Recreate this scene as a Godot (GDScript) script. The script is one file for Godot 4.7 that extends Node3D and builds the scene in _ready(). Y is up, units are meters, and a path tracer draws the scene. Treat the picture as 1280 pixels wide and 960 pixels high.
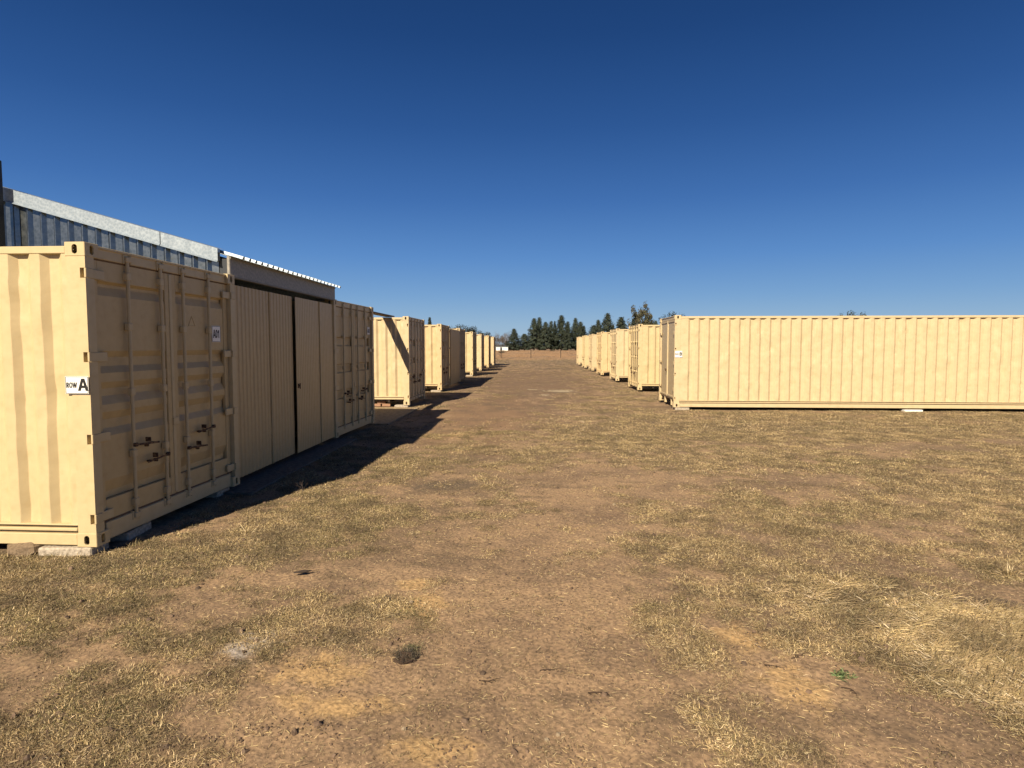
extends Node3D

const BASE := 0.075          # height of the container bottoms above the soil
const W := 2.438
const H := 2.591
const L := 12.192

var rng := RandomNumberGenerator.new()
var noise_a := FastNoiseLite.new()
var noise_b := FastNoiseLite.new()
var noise_c := FastNoiseLite.new()
var names := {}
var m := {}
var boxes := []             # footprints (x0, x1, depth0, depth1) where no grass grows


# ---------------------------------------------------------------- mesh helper
class Mesher:
	var v := PackedVector3Array()
	var n := PackedVector3Array()
	var c := PackedColorArray()
	var uv := PackedVector2Array()
	var col := Color(1, 1, 1)
	var coloured := false

	func tri3(a: Vector3, b: Vector3, d: Vector3, na: Vector3, nb: Vector3, nd: Vector3) -> void:
		if (b - a).cross(d - a).dot(na + nb + nd) > 0.0:
			v.append(a); v.append(d); v.append(b)
			n.append(na); n.append(nd); n.append(nb)
		else:
			v.append(a); v.append(b); v.append(d)
			n.append(na); n.append(nb); n.append(nd)
		if coloured:
			c.append(col); c.append(col); c.append(col)

	func tri(a: Vector3, b: Vector3, d: Vector3, out: Vector3) -> void:
		var k := (b - a).cross(d - a).normalized()
		if k.dot(out) < 0.0:
			k = -k
		tri3(a, b, d, k, k, k)

	func quad(a: Vector3, b: Vector3, d: Vector3, e: Vector3, out: Vector3) -> void:
		tri(a, b, d, out)
		tri(a, d, e, out)

	# a box between two corners, its edges cut by r
	func box(p: Vector3, q: Vector3, r := 0.0, xf := Transform3D.IDENTITY) -> void:
		var lo := Vector3(minf(p.x, q.x), minf(p.y, q.y), minf(p.z, q.z))
		var hi := Vector3(maxf(p.x, q.x), maxf(p.y, q.y), maxf(p.z, q.z))
		var ce := (lo + hi) * 0.5
		var h := (hi - lo) * 0.5
		r = minf(r, 0.45 * minf(h.x, minf(h.y, h.z)) * 2.0)
		var cc := xf * ce
		for ax in 3:
			var b := (ax + 1) % 3
			var d := (ax + 2) % 3
			for s in [-1.0, 1.0]:
				var pts := []
				for k in [[-1, -1], [1, -1], [1, 1], [-1, 1]]:
					var t := Vector3.ZERO
					t[ax] = s * h[ax]
					t[b] = k[0] * (h[b] - r)
					t[d] = k[1] * (h[d] - r)
					pts.append(xf * (ce + t))
				quad(pts[0], pts[1], pts[2], pts[3], (pts[0] + pts[2]) * 0.5 - cc)
		if r <= 0.0:
			return
		for ax in 3:
			var b := (ax + 1) % 3
			var d := (ax + 2) % 3
			for s in [-1.0, 1.0]:
				for t in [-1.0, 1.0]:
					var pts := []
					for k in [[-1, 0], [1, 0], [1, 1], [-1, 1]]:
						var u := Vector3.ZERO
						u[ax] = k[0] * (h[ax] - r)
						u[b] = s * (h[b] - (r if k[1] == 1 else 0.0))
						u[d] = t * (h[d] - (0.0 if k[1] == 1 else r))
						pts.append(xf * (ce + u))
					quad(pts[0], pts[1], pts[2], pts[3], (pts[0] + pts[2]) * 0.5 - cc)
		for sx in [-1.0, 1.0]:
			for sy in [-1.0, 1.0]:
				for sz in [-1.0, 1.0]:
					var a := xf * (ce + Vector3(sx * h.x, sy * (h.y - r), sz * (h.z - r)))
					var b := xf * (ce + Vector3(sx * (h.x - r), sy * h.y, sz * (h.z - r)))
					var d := xf * (ce + Vector3(sx * (h.x - r), sy * (h.y - r), sz * h.z))
					tri(a, b, d, a - cc)

	func tube(a: Vector3, b: Vector3, r0: float, r1: float, seg := 8, caps := true) -> void:
		var w := (b - a).normalized()
		var u := w.cross(Vector3.RIGHT if absf(w.x) < 0.8 else Vector3.UP).normalized()
		var t := w.cross(u)
		for k in seg:
			var d0 := u * cos(TAU * k / seg) + t * sin(TAU * k / seg)
			var d1 := u * cos(TAU * (k + 1) / seg) + t * sin(TAU * (k + 1) / seg)
			tri3(a + d0 * r0, a + d1 * r0, b + d1 * r1, d0, d1, d1)
			tri3(a + d0 * r0, b + d1 * r1, b + d0 * r1, d0, d1, d0)
			if caps:
				tri(a, a + d0 * r0, a + d1 * r0, -w)
				tri(b, b + d0 * r1, b + d1 * r1, w)

	# a sheet folded along its length: prof = (across, height) points, v = length direction, rows along it
	func folded(o: Vector3, u: Vector3, vv: Vector3, out: Vector3, prof: PackedVector2Array, rows := 1, dent: FastNoiseLite = null, amount := 0.0, shift := 0.0, skew := 0.0) -> void:
		var g := []
		for i in prof.size():
			var line := PackedVector3Array()
			for j in rows + 1:
				var t := float(j) / rows
				var p := o + u * prof[i].x + vv * t + out * prof[i].y
				if dent != null and j > 0 and j < rows:
					var k := dent.get_noise_3d(prof[i].x * 1.0 + shift, t * vv.length(), shift * 3.1)
					p += out * amount * k * absf(k) * 2.0
					# a few sharper knocks
					var k2 := dent.get_noise_3d(prof[i].x * 3.1 + shift, t * vv.length() * 4.3, 50.0 + shift)
					p -= out * amount * 3.2 * maxf(0.0, k2 - 0.42)
				p += u * skew * t * (1.0 if i == 0 else 0.0)
				line.append(p)
			g.append(line)
		for i in prof.size() - 1:
			for j in rows:
				var q := []
				var nn := []
				for k in [[0, 0], [1, 0], [1, 1], [0, 1]]:
					var jj: int = j + k[1]
					q.append(g[i + k[0]][jj])
					var along: Vector3 = g[i + k[0]][mini(jj + 1, rows)] - g[i + k[0]][maxi(jj - 1, 0)]
					var across: Vector3 = g[i + 1][jj] - g[i][jj]
					var k3 := along.cross(across).normalized()
					nn.append(k3 if k3.dot(out) > -0.2 and k3.dot(out) >= 0.0 else -k3)
				tri3(q[0], q[1], q[2], nn[0], nn[1], nn[2])
				tri3(q[0], q[2], q[3], nn[0], nn[2], nn[3])

	func done() -> ArrayMesh:
		var a := []
		a.resize(Mesh.ARRAY_MAX)
		a[Mesh.ARRAY_VERTEX] = v
		a[Mesh.ARRAY_NORMAL] = n
		if coloured:
			a[Mesh.ARRAY_COLOR] = c
		if uv.size() == v.size():
			a[Mesh.ARRAY_TEX_UV] = uv
		var me := ArrayMesh.new()
		me.add_surface_from_arrays(Mesh.PRIMITIVE_TRIANGLES, a)
		return me


# ---------------------------------------------------------------- naming
func numbered(called: String, scope := "") -> String:
	var key := scope + "/" + called
	var k: int = names.get(key, 0)
	names[key] = k + 1
	return called if k == 0 else "%s_%03d" % [called, k]


func tag(o: Node, label: String, category: String, group := "", kind := "") -> void:
	if label:
		o.set_meta("label", label)
	if category:
		o.set_meta("category", category)
	if group:
		o.set_meta("group", group)
	if kind:
		o.set_meta("kind", kind)


func thing(called: String, label: String, category: String, at := Vector3.ZERO, turn := 0.0, group := "") -> Node3D:
	var o := Node3D.new()
	o.name = numbered(called)
	add_child(o)
	o.position = at
	o.rotation.y = turn
	tag(o, label, category, group)
	return o


func obj(called: String, mesh: Mesh, mat: Material, parent: Node = null, at := Vector3.ZERO) -> MeshInstance3D:
	var o := MeshInstance3D.new()
	o.mesh = mesh
	o.material_override = mat
	o.position = at
	o.cast_shadow = GeometryInstance3D.SHADOW_CASTING_SETTING_ON
	if parent == null:
		o.name = numbered(called)
		add_child(o)
	else:
		o.name = numbered(called, str(parent.get_instance_id()))
		parent.add_child(o)
	return o


# ---------------------------------------------------------------- materials
func noise_tex(freq: float, ramp: Array, seed_: int, size := 512, kind := FastNoiseLite.TYPE_SIMPLEX_SMOOTH, octaves := 4, stretch := 1.0) -> NoiseTexture2D:
	var f := FastNoiseLite.new()
	f.noise_type = kind
	f.frequency = freq
	f.seed = seed_
	f.fractal_octaves = octaves
	var t := NoiseTexture2D.new()
	t.width = size
	t.height = int(size * stretch)
	t.seamless = true
	t.noise = f
	if ramp:
		var g := Gradient.new()
		g.offsets = PackedFloat32Array(ramp[0])
		g.colors = PackedColorArray(ramp[1])
		t.color_ramp = g
	return t


func bump_tex(freq: float, seed_: int, strength: float, size := 512, octaves := 4) -> NoiseTexture2D:
	var t := noise_tex(freq, [], seed_, size, FastNoiseLite.TYPE_SIMPLEX_SMOOTH, octaves)
	t.as_normal_map = true
	t.bump_strength = strength
	return t


func flat(c: Color, rough := 0.8, metal := 0.0) -> StandardMaterial3D:
	var s := StandardMaterial3D.new()
	s.albedo_color = c
	s.roughness = rough
	s.metallic = metal
	return s


func grained(c: Color, rough: float, tex: Texture2D, scale := 1.0, nrm: Texture2D = null, nscale := 1.0, metal := 0.0) -> StandardMaterial3D:
	var s := flat(c, rough, metal)
	s.albedo_texture = tex
	s.uv1_triplanar = true
	s.uv1_world_triplanar = true
	s.uv1_scale = Vector3.ONE * scale
	if nrm != null:
		s.normal_enabled = true
		s.normal_texture = nrm
		s.normal_scale = nscale
	return s


func make_materials() -> void:
	var g := func(x: float) -> Color: return Color(x, x, x)
	var paint_tex := noise_tex(0.012, [[0.0, 0.3, 0.5, 0.75, 1.0], [Color(0.955, 0.935, 0.91), Color(0.98, 0.975, 0.97), g.call(0.99), g.call(1.0), g.call(1.0)]], 3, 1024, FastNoiseLite.TYPE_SIMPLEX_SMOOTH, 6)
	var paint_bump := bump_tex(0.02, 5, 1.2, 512, 5)
	m.paint = grained(Color(0.75, 0.68, 0.525), 0.5, paint_tex, 0.55, paint_bump, 0.5)
	m.paint_pale = grained(Color(0.755, 0.685, 0.545), 0.5, paint_tex, 0.5, paint_bump, 0.5)
	m.paint_warm = grained(Color(0.76, 0.675, 0.515), 0.55, paint_tex, 0.45, paint_bump, 0.3)
	m.paint_dusty = grained(Color(0.735, 0.665, 0.53), 0.6, paint_tex, 0.6, paint_bump, 0.3)
	m.paint_sheet = grained(Color(0.72, 0.63, 0.46), 0.45, paint_tex, 0.7, paint_bump, 0.15)
	m.paint_door = grained(Color(0.735, 0.65, 0.475), 0.5, paint_tex, 0.8, paint_bump, 0.35)
	m.seal = flat(Color(0.42, 0.34, 0.25), 0.9)
	var rust_tex := noise_tex(0.03, [[0.0, 0.45, 0.6, 1.0], [Color(0.2, 0.14, 0.1), Color(0.34, 0.25, 0.18), Color(0.55, 0.45, 0.33), Color(0.66, 0.57, 0.42)]], 8, 256)
	m.rusty = grained(Color(0.75, 0.7, 0.66), 0.75, rust_tex, 3.0)
	var zinc_tex := noise_tex(0.035, [[0.0, 0.35, 0.5, 0.7, 1.0], [Color(0.74, 0.77, 0.79), Color(0.84, 0.86, 0.87), Color(0.89, 0.9, 0.9), Color(0.93, 0.94, 0.94), Color(1.0, 1.0, 0.99)]], 11, 512, FastNoiseLite.TYPE_CELLULAR, 3)
	m.zinc = grained(Color(0.65, 0.695, 0.74), 0.4, zinc_tex, 1.6, bump_tex(0.015, 12, 1.5, 512, 3), 0.25, 0.3)
	m.zinc_wall = grained(Color(0.55, 0.57, 0.58), 0.3, zinc_tex, 1.2, bump_tex(0.006, 13, 5.0, 512, 2), 0.5, 1.0)
	m.dark_steel = flat(Color(0.16, 0.18, 0.21), 0.55, 0.3)
	m.under = flat(Color(0.2, 0.17, 0.14), 0.9)
	m.white = flat(Color(0.9, 0.9, 0.88), 0.5)
	m.black = flat(Color(0.03, 0.03, 0.035), 0.6)
	var con_tex := noise_tex(0.03, [[0.0, 0.4, 0.7, 1.0], [Color(0.5, 0.48, 0.45), Color(0.72, 0.7, 0.66), Color(0.82, 0.8, 0.76), Color(0.92, 0.9, 0.87)]], 15, 512, FastNoiseLite.TYPE_SIMPLEX_SMOOTH, 6)
	m.concrete = grained(Color(0.86, 0.83, 0.79), 0.9, con_tex, 1.5, bump_tex(0.05, 16, 3.0), 0.6)
	m.slab = grained(Color(0.5, 0.48, 0.46), 0.92, con_tex, 0.8, bump_tex(0.05, 16, 3.0), 0.5)
	m.brick = grained(Color(0.78, 0.63, 0.54), 0.9, con_tex, 3.0, bump_tex(0.06, 17, 3.0), 0.6)
	m.rock = grained(Color(0.62, 0.55, 0.47), 0.92, con_tex, 2.0, bump_tex(0.03, 18, 4.0), 0.8)
	m.wood = grained(Color(0.45, 0.36, 0.28), 0.85, con_tex, 1.0)
	m.bark = flat(Color(0.22, 0.18, 0.15), 0.95)
	m.twig = flat(Color(0.36, 0.31, 0.28), 0.95)
	var leaf := flat(Color(1, 1, 1), 0.8)
	leaf.vertex_color_use_as_albedo = true
	leaf.cull_mode = BaseMaterial3D.CULL_DISABLED
	m.leaf = leaf
	var blade := flat(Color(1, 1, 1), 0.75)
	blade.vertex_color_use_as_albedo = true
	blade.cull_mode = BaseMaterial3D.CULL_DISABLED
	blade.backlight_enabled = true
	blade.backlight = Color(0.25, 0.25, 0.2)
	m.blade = blade
	# soil: vertex colours carry the patches, two noise maps the grain
	var soil := flat(Color(1, 1, 1), 0.95)
	soil.vertex_color_use_as_albedo = true
	soil.albedo_texture = noise_tex(0.028, [[0.0, 0.3, 0.42, 0.55, 0.7, 1.0], [g.call(0.6), g.call(0.77), g.call(0.86), g.call(0.9), g.call(0.97), g.call(1.0)]], 21, 1024, FastNoiseLite.TYPE_SIMPLEX_SMOOTH, 7)
	soil.uv1_triplanar = true
	soil.uv1_world_triplanar = true
	soil.uv1_scale = Vector3.ONE * 0.9
	soil.normal_enabled = true
	soil.normal_texture = bump_tex(0.03, 22, 5.0, 1024, 7)
	soil.normal_scale = 0.7
	m.soil = soil


# ---------------------------------------------------------------- container
func corrugation(length: float) -> PackedVector2Array:
	# trapezoids of 278 mm; outer faces at 0, inner ones 36 mm back, bends softened
	var p := PackedVector2Array([Vector2(0, 0), Vector2(0.05, 0)])
	var x := 0.05
	while x + 0.278 < length - 0.05:
		for k in [[0.006, -0.0018], [0.058, -0.0432], [0.064, -0.045], [0.139, -0.045], [0.145, -0.0432], [0.197, -0.0018], [0.203, 0.0], [0.278, 0.0]]:
			p.append(Vector2(x + k[0], k[1]))
		x += 0.278
	p.append(Vector2(length, 0))
	return p


func casting_mesh() -> ArrayMesh:
	# hollow corner block with oval holes in its four upright faces
	var b := Mesher.new()
	var h := Vector3(0.089, 0.059, 0.081)
	for f in 4:
		var out: Vector3 = [Vector3.RIGHT, Vector3.LEFT, Vector3.BACK, Vector3.FORWARD][f]
		var u := Vector3.BACK if f < 2 else Vector3.RIGHT
		var hw := (h.z if f < 2 else h.x) - 0.004
		var hh := h.y - 0.004
		var o := out * (h.x if f < 2 else h.z)
		var ang := []
		for k in 24:
			ang.append(TAU * k / 24.0)
		var corner := atan2(hh, hw)
		for cr in [corner, PI - corner, PI + corner, TAU - corner]:
			ang.append(cr)
		ang.sort()
		for k in ang.size():
			var q := []
			for a in [ang[k], ang[(k + 1) % ang.size()]]:
				var d := Vector2(cos(a), sin(a))
				# the opening is a slot: half circles above and below straight sides
				var e := Vector2(d.x * 0.024, d.y * 0.024 + signf(d.y) * 0.016 * clampf(absf(d.y) * 4.0, 0.0, 1.0))
				var s := minf(hw / maxf(absf(d.x), 1e-5), hh / maxf(absf(d.y), 1e-5))
				q.append([e, d * s])
			var P := func(p: Vector2, deep: float) -> Vector3: return o + u * p.x + Vector3.UP * p.y - out * deep
			b.quad(P.call(q[0][0], 0.0), P.call(q[0][1], 0.0), P.call(q[1][1], 0.0), P.call(q[1][0], 0.0), out)
			var inward: Vector3 = -(u * q[0][0].x + Vector3.UP * q[0][0].y)
			b.quad(P.call(q[0][0], 0.0), P.call(q[0][0], 0.014), P.call(q[1][0], 0.014), P.call(q[1][0], 0.0), inward)
	for s in [-1.0, 1.0]:
		b.quad(Vector3(-h.x + 0.004, s * h.y, -h.z + 0.004), Vector3(h.x - 0.004, s * h.y, -h.z + 0.004), Vector3(h.x - 0.004, s * h.y, h.z - 0.004), Vector3(-h.x + 0.004, s * h.y, h.z - 0.004), Vector3.UP * s)
	# cut edges
	for ax in 3:
		var p := (ax + 1) % 3
		var d := (ax + 2) % 3
		for s in [-1.0, 1.0]:
			for t in [-1.0, 1.0]:
				var pts := []
				for k in [[-1, 0], [1, 0], [1, 1], [-1, 1]]:
					var w := Vector3.ZERO
					w[ax] = k[0] * (h[ax] - 0.004)
					w[p] = s * (h[p] - (0.004 if k[1] == 1 else 0.0))
					w[d] = t * (h[d] - (0.0 if k[1] == 1 else 0.004))
					pts.append(w)
				b.quad(pts[0], pts[1], pts[2], pts[3], pts[0] + pts[2])
	return b.done()


const HINGES := [0.24, 0.93, 1.63, 2.335]


func door_post_mesh(s: float) -> ArrayMesh:
	# s = 1: the post on the z = 0 side; -1: the one on the far side
	var b := Mesher.new()
	var z0 := -0.004 if s > 0 else -W + 0.004
	var y0 := 0.118
	var y1 := H - 0.118
	b.box(Vector3(-0.165, y0, z0), Vector3(-0.0515, y1, z0 - s * 0.10), 0.0)
	var at := y0
	for h in HINGES:
		b.box(Vector3(-0.0515, at, z0), Vector3(-0.004, h - 0.042, z0 - s * 0.10), 0.0)
		b.box(Vector3(-0.0515, h - 0.042, z0 - s * 0.05), Vector3(-0.02, h + 0.042, z0 - s * 0.10))
		b.box(Vector3(-0.016, h - 0.04, z0 + s * 0.002), Vector3(0.002, h + 0.04, z0 - s * 0.085), 0.003)
		at = h + 0.042
	b.box(Vector3(-0.0515, at, z0), Vector3(-0.004, y1, z0 - s * 0.10), 0.0)
	return b.done()


func door_mesh(z0: float, z1: float, style: String, y0: float) -> ArrayMesh:
	# a door leaf from z0 to z1 (z1 < z0) with a pressed panel set into its frame
	var b := Mesher.new()
	var top := 2.472
	var pb := 0.365
	var pt := 2.29
	b.box(Vector3(-0.09, y0, z0), Vector3(-0.05, top, z0 - 0.085), 0.005)
	b.box(Vector3(-0.09, y0, z1 + 0.085), Vector3(-0.05, top, z1), 0.005)
	b.box(Vector3(-0.09, pt, z0 - 0.0855), Vector3(-0.051, top - 0.001, z1 + 0.0855), 0.004)
	b.box(Vector3(-0.09, y0 + 0.001, z0 - 0.0855), Vector3(-0.051, pb, z1 + 0.0855), 0.004)
	var pr := PackedVector2Array()
	var hgt := pt - pb
	var outer := -0.060
	var inner := -0.096
	if style == "four":
		for k in [[0.0, outer - 0.01], [0.02, inner], [0.045, inner], [0.125, outer], [0.61, outer], [0.665, inner], [0.745, inner], [0.805, outer], [0.885, outer], [0.945, inner], [1.01, inner], [1.085, outer], [1.15, outer], [1.22, inner], [1.30, inner], [1.365, outer], [1.76, outer], [1.865, inner], [hgt, inner]]:
			pr.append(Vector2(k[0], k[1]))
	elif style == "grooves":
		pr.append(Vector2(0, outer))
		for y in [0.48, 1.0, 1.5]:
			for k in [[-0.09, outer], [-0.075, inner], [0.075, inner], [0.09, outer]]:
				pr.append(Vector2(y + k[0], k[1]))
		pr.append(Vector2(hgt, outer))
	# measured from the top down
	b.folded(Vector3(0, pt, z0 - 0.085), Vector3.DOWN, Vector3(0, 0, z1 - z0 + 0.17), Vector3.RIGHT, pr, 4)
	return b.done()


func lock_bar_mesh(y0: float) -> ArrayMesh:
	var b := Mesher.new()
	b.tube(Vector3(0, y0 - 0.03, 0), Vector3(0, 2.50, 0), 0.017, 0.017, 10)
	for y in [y0 + 0.08, 0.72, 1.3, 1.9, 2.36]:
		b.box(Vector3(-0.03, y - 0.035, -0.03), Vector3(0.019, y + 0.035, 0.03), 0.006)
	# cams and their keepers at both ends
	for y in [y0 - 0.045, 2.515]:
		b.box(Vector3(-0.02, y - 0.025, -0.045), Vector3(0.02, y + 0.025, 0.035), 0.006)
		b.box(Vector3(-0.025, y - 0.04, -0.05), Vector3(0.005, y + 0.045, -0.036), 0.004)
		b.box(Vector3(-0.025, y - 0.04, 0.038), Vector3(0.005, y + 0.045, 0.052), 0.004)
	return b.done()


func handle_mesh(dir: float) -> ArrayMesh:
	var b := Mesher.new()
	b.box(Vector3(-0.004, -0.009, 0.0), Vector3(0.005, 0.009, dir * 0.33), 0.002, Transform3D(Basis(Vector3.RIGHT, 0.07 * dir), Vector3(0.016, 0, 0)))
	b.box(Vector3(-0.014, -0.018, -0.018), Vector3(0.021, 0.018, 0.018), 0.005)
	b.box(Vector3(-0.03, -0.045, dir * 0.165), Vector3(0.01, -0.012, dir * 0.185), 0.004)
	b.box(Vector3(-0.03, 0.0, dir * 0.185), Vector3(0.026, 0.045, dir * 0.195), 0.003)
	b.box(Vector3(-0.03, -0.03, dir * 0.26), Vector3(0.004, -0.012, dir * 0.29), 0.004)
	return b.done()


func hinge_mesh(s: float) -> ArrayMesh:
	var b := Mesher.new()
	b.tube(Vector3(0, -0.05, 0), Vector3(0, 0.05, 0), 0.016, 0.016, 8)
	b.box(Vector3(-0.012, -0.04, 0), Vector3(0.012, 0.04, -s * 0.17), 0.004)
	return b.done()


var parts := {}


func build_parts() -> void:
	parts.casting = casting_mesh()
	parts.post_near = door_post_mesh(1.0)
	parts.post_far = door_post_mesh(-1.0)
	var bp := Mesher.new()
	bp.box(Vector3(-0.06, 0.118, -0.06), Vector3(0.06, H - 0.118, 0.06), 0.005)
	parts.back_post = bp.done()
	var dent := FastNoiseLite.new()
	dent.frequency = 1.9
	dent.seed = 31
	dent.fractal_octaves = 2
	for k in 3:
		for low in [true, false]:
			var y0 := 0.19 if low else 0.25
			var y1 := H - 0.09
			var b := Mesher.new()
			b.folded(Vector3(-0.165, y0, -0.012), Vector3.LEFT, Vector3(0, y1 - y0, 0), Vector3.BACK, corrugation(L - 0.33), 30, dent, 0.017, 7.0 + 31.0 * k)
			parts["side_%d_%s" % [k, low]] = b.done()
	var t := Mesher.new()
	t.box(Vector3(-0.178, H - 0.095, -0.006), Vector3(-L + 0.178, H - 0.033, -0.07), 0.005)
	parts.top_rail = t.done()
	t = Mesher.new()
	t.box(Vector3(-0.166, 0.183, -0.007), Vector3(-L + 0.166, 0.196, -0.05), 0.003)
	t.box(Vector3(-0.178, 0.134, -0.008), Vector3(-L + 0.178, 0.16, -0.06), 0.005)
	t.box(Vector3(-0.178, 0.012, -0.006), Vector3(-L + 0.178, 0.112, -0.05), 0.006)
	t.box(Vector3(-0.178, 0.05, -0.058), Vector3(-L + 0.178, 0.19, -0.062))
	parts.rail_low = t.done()
	t = Mesher.new()
	t.box(Vector3(-0.166, 0.228, -0.005), Vector3(-L + 0.166, 0.256, -0.05), 0.004)
	t.box(Vector3(-0.178, 0.16, -0.034), Vector3(-L + 0.178, 0.226, -0.05), 0.004)
	parts.rail_high = t.done()
	t = Mesher.new()
	t.box(Vector3(-0.1, H - 0.06, -0.07), Vector3(-L + 0.1, H - 0.03, -W + 0.07))
	parts.roof = t.done()
	t = Mesher.new()
	t.box(Vector3(-0.18, 0.17, -0.06), Vector3(-L + 0.1, 0.2, -W + 0.06))
	var x := -0.6
	while x > -L + 0.4:
		t.box(Vector3(x, 0.07, -0.07), Vector3(x - 0.05, 0.17, -W + 0.07))
		x -= 0.6
	parts.floor = t.done()
	t = Mesher.new()
	t.box(Vector3(-L + 0.06, 0.12, -0.13), Vector3(-L + 0.03, H - 0.1, -W + 0.13))
	parts.back = t.done()
	t = Mesher.new()
	t.box(Vector3(-0.16, 2.476, -0.163), Vector3(-0.034, H - 0.012, -W + 0.163), 0.006)
	t.box(Vector3(-0.16, H - 0.03, -0.163), Vector3(-0.02, H - 0.0085, -W + 0.163), 0.004)
	parts.header = t.done()
	for low in [true, false]:
		t = Mesher.new()
		t.box(Vector3(-0.16, 0.012 if low else 0.09, -0.163), Vector3(-0.03, 0.168, -W + 0.163), 0.006)
		parts["sill_%s" % low] = t.done()
	for style in ["four", "grooves"]:
		parts["door_near_" + style] = door_mesh(-0.112, -1.213, style, 0.18)
		parts["door_far_" + style] = door_mesh(-1.223, -W + 0.112, style, 0.18)
	parts.bar = lock_bar_mesh(0.18)
	parts.handle_right = handle_mesh(-1.0)
	parts.handle_left = handle_mesh(1.0)
	parts.hinge_near = hinge_mesh(1.0)
	parts.hinge_far = hinge_mesh(-1.0)
	t = Mesher.new()
	t.box(Vector3(-0.07, 0.2, -1.19), Vector3(-0.042, 2.46, -1.238), 0.004)
	t.box(Vector3(-0.06, 0.9, -1.19), Vector3(-0.036, 0.98, -1.28), 0.004)
	parts.cover = t.done()
	t = Mesher.new()
	t.box(Vector3(-0.1, 2.462, -0.10), Vector3(-0.045, 2.480, -W + 0.10), 0.003)
	t.box(Vector3(-0.1, 0.164, -0.10), Vector3(-0.047, 0.184, -W + 0.10), 0.003)
	t.box(Vector3(-0.1, 0.18, -0.102), Vector3(-0.056, 2.465, -0.114))
	t.box(Vector3(-0.1, 0.18, -W + 0.102), Vector3(-0.056, 2.465, -W + 0.114))
	parts.seal = t.done()


func container(label: String, style: String, low: bool, variant: int, paint: Material, group: String) -> Node3D:
	var c := thing("shipping_container", label, "shipping container", Vector3.ZERO, 0.0, group)
	for x in [-0.089, -L + 0.089]:
		for z in [-0.081, -W + 0.081]:
			for y in [0.059, H - 0.059]:
				obj("corner_casting", parts.casting, paint, c, Vector3(x, y, z))
	obj("corner_post", parts.post_near, paint, c)
	obj("corner_post", parts.post_far, paint, c)
	obj("corner_post", parts.back_post, paint, c, Vector3(-L + 0.068, 0, -0.068))
	obj("corner_post", parts.back_post, paint, c, Vector3(-L + 0.068, 0, -W + 0.068))
	var side: Mesh = parts["side_%d_%s" % [variant, low]]
	var flip := Transform3D(Basis(Vector3.UP, PI), Vector3(-L, 0, -W))
	obj("side_panel", side, paint, c)
	obj("side_panel", side, paint, c).transform = flip
	obj("top_rail", parts.top_rail, paint, c)
	obj("top_rail", parts.top_rail, paint, c).transform = flip
	var rail: Mesh = parts.rail_low if low else parts.rail_high
	obj("bottom_rail", rail, paint, c)
	obj("bottom_rail", rail, paint, c).transform = flip
	obj("roof_panel", parts.roof, paint, c)
	obj("floor_frame", parts.floor, m.under, c)
	obj("end_wall", parts.back, paint, c)
	obj("door_header", parts.header, paint, c)
	if style == "flat":
		flat_doors(c, paint)
		return c
	obj("door_sill", parts["sill_%s" % low], paint, c)
	obj("door_seal", parts.seal, m.seal, c)
	for d in 2:
		var door := obj("door", parts[("door_near_" if d == 0 else "door_far_") + style], m.paint_door if paint == m.paint else paint, c)
		var bars := [-0.55, -1.03] if d == 0 else [-1.4, -1.89]
		for k in 2:
			obj("locking_bar", parts.bar, paint, door, Vector3(-0.026, 0, bars[k]))
			# one handle per bar, each swung towards the other bar
			obj("handle", parts.handle_right if k == 0 else parts.handle_left, m.rusty, door, Vector3(-0.012, 0.80 if (k + d) % 2 == 0 else 0.63, bars[k]))
		for h in HINGES:
			obj("hinge", parts.hinge_near if d == 0 else parts.hinge_far, paint, door, Vector3(-0.03, h, -0.075 if d == 0 else -W + 0.075))
		if d == 1:
			obj("cover_strip", parts.cover, paint, door)
	return c


func flat_doors(c: Node3D, paint: Material) -> void:
	# two plain sheet leaves hung above an open sill
	for d in 2:
		var z0 := -0.112 if d == 0 else -1.225
		var z1 := -1.213 if d == 0 else -W + 0.112
		var b := Mesher.new()
		b.box(Vector3(-0.07, 0.24, z0), Vector3(-0.045, 2.47, z1), 0.004)
		for z in [z0, z1 + 0.05]:
			b.box(Vector3(-0.08, 0.235, z), Vector3(-0.02, 2.472, z - 0.05), 0.006)
		b.box(Vector3(-0.08, 0.237, z0 - 0.05), Vector3(-0.028, 0.29, z1 + 0.05), 0.006)
		b.box(Vector3(-0.08, 2.415, z0 - 0.05), Vector3(-0.028, 2.468, z1 + 0.05), 0.006)
		var door := obj("door", b.done(), paint, c)
		for h in [0.5, 1.25, 2.1]:
			obj("hinge", parts.hinge_near if d == 0 else parts.hinge_far, paint, door, Vector3(-0.012, h, -0.09 if d == 0 else -W + 0.09))
		if d == 0:
			var k := Mesher.new()
			k.box(Vector3(-0.03, 1.0, -1.12), Vector3(0.02, 1.05, -1.2), 0.006)
			k.tube(Vector3(0.0, 0.99, -1.1), Vector3(0.0, 0.99, -1.26), 0.012, 0.012, 8)
			obj("handle", k.done(), m.rusty, door)
	for z in [-0.7, -1.72]:
		var b := Mesher.new()
		b.box(Vector3(-0.12, 0.0, z), Vector3(-0.05, 0.2, z - 0.09), 0.006)
		obj("foot", b.done(), paint, c)
	var s := Mesher.new()
	s.box(Vector3(-0.16, 0.175, -0.163), Vector3(-0.06, 0.23, -W + 0.163), 0.004)
	obj("door_sill", s.done(), paint, c)


func place_left(c: Node3D, x: float, z: float, yaw_deg: float) -> void:
	c.position = Vector3(x, BASE, -z)
	c.rotation.y = -deg_to_rad(yaw_deg)
	boxes.append([x - L, x + 0.02, z - 0.02, z + W])


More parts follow.
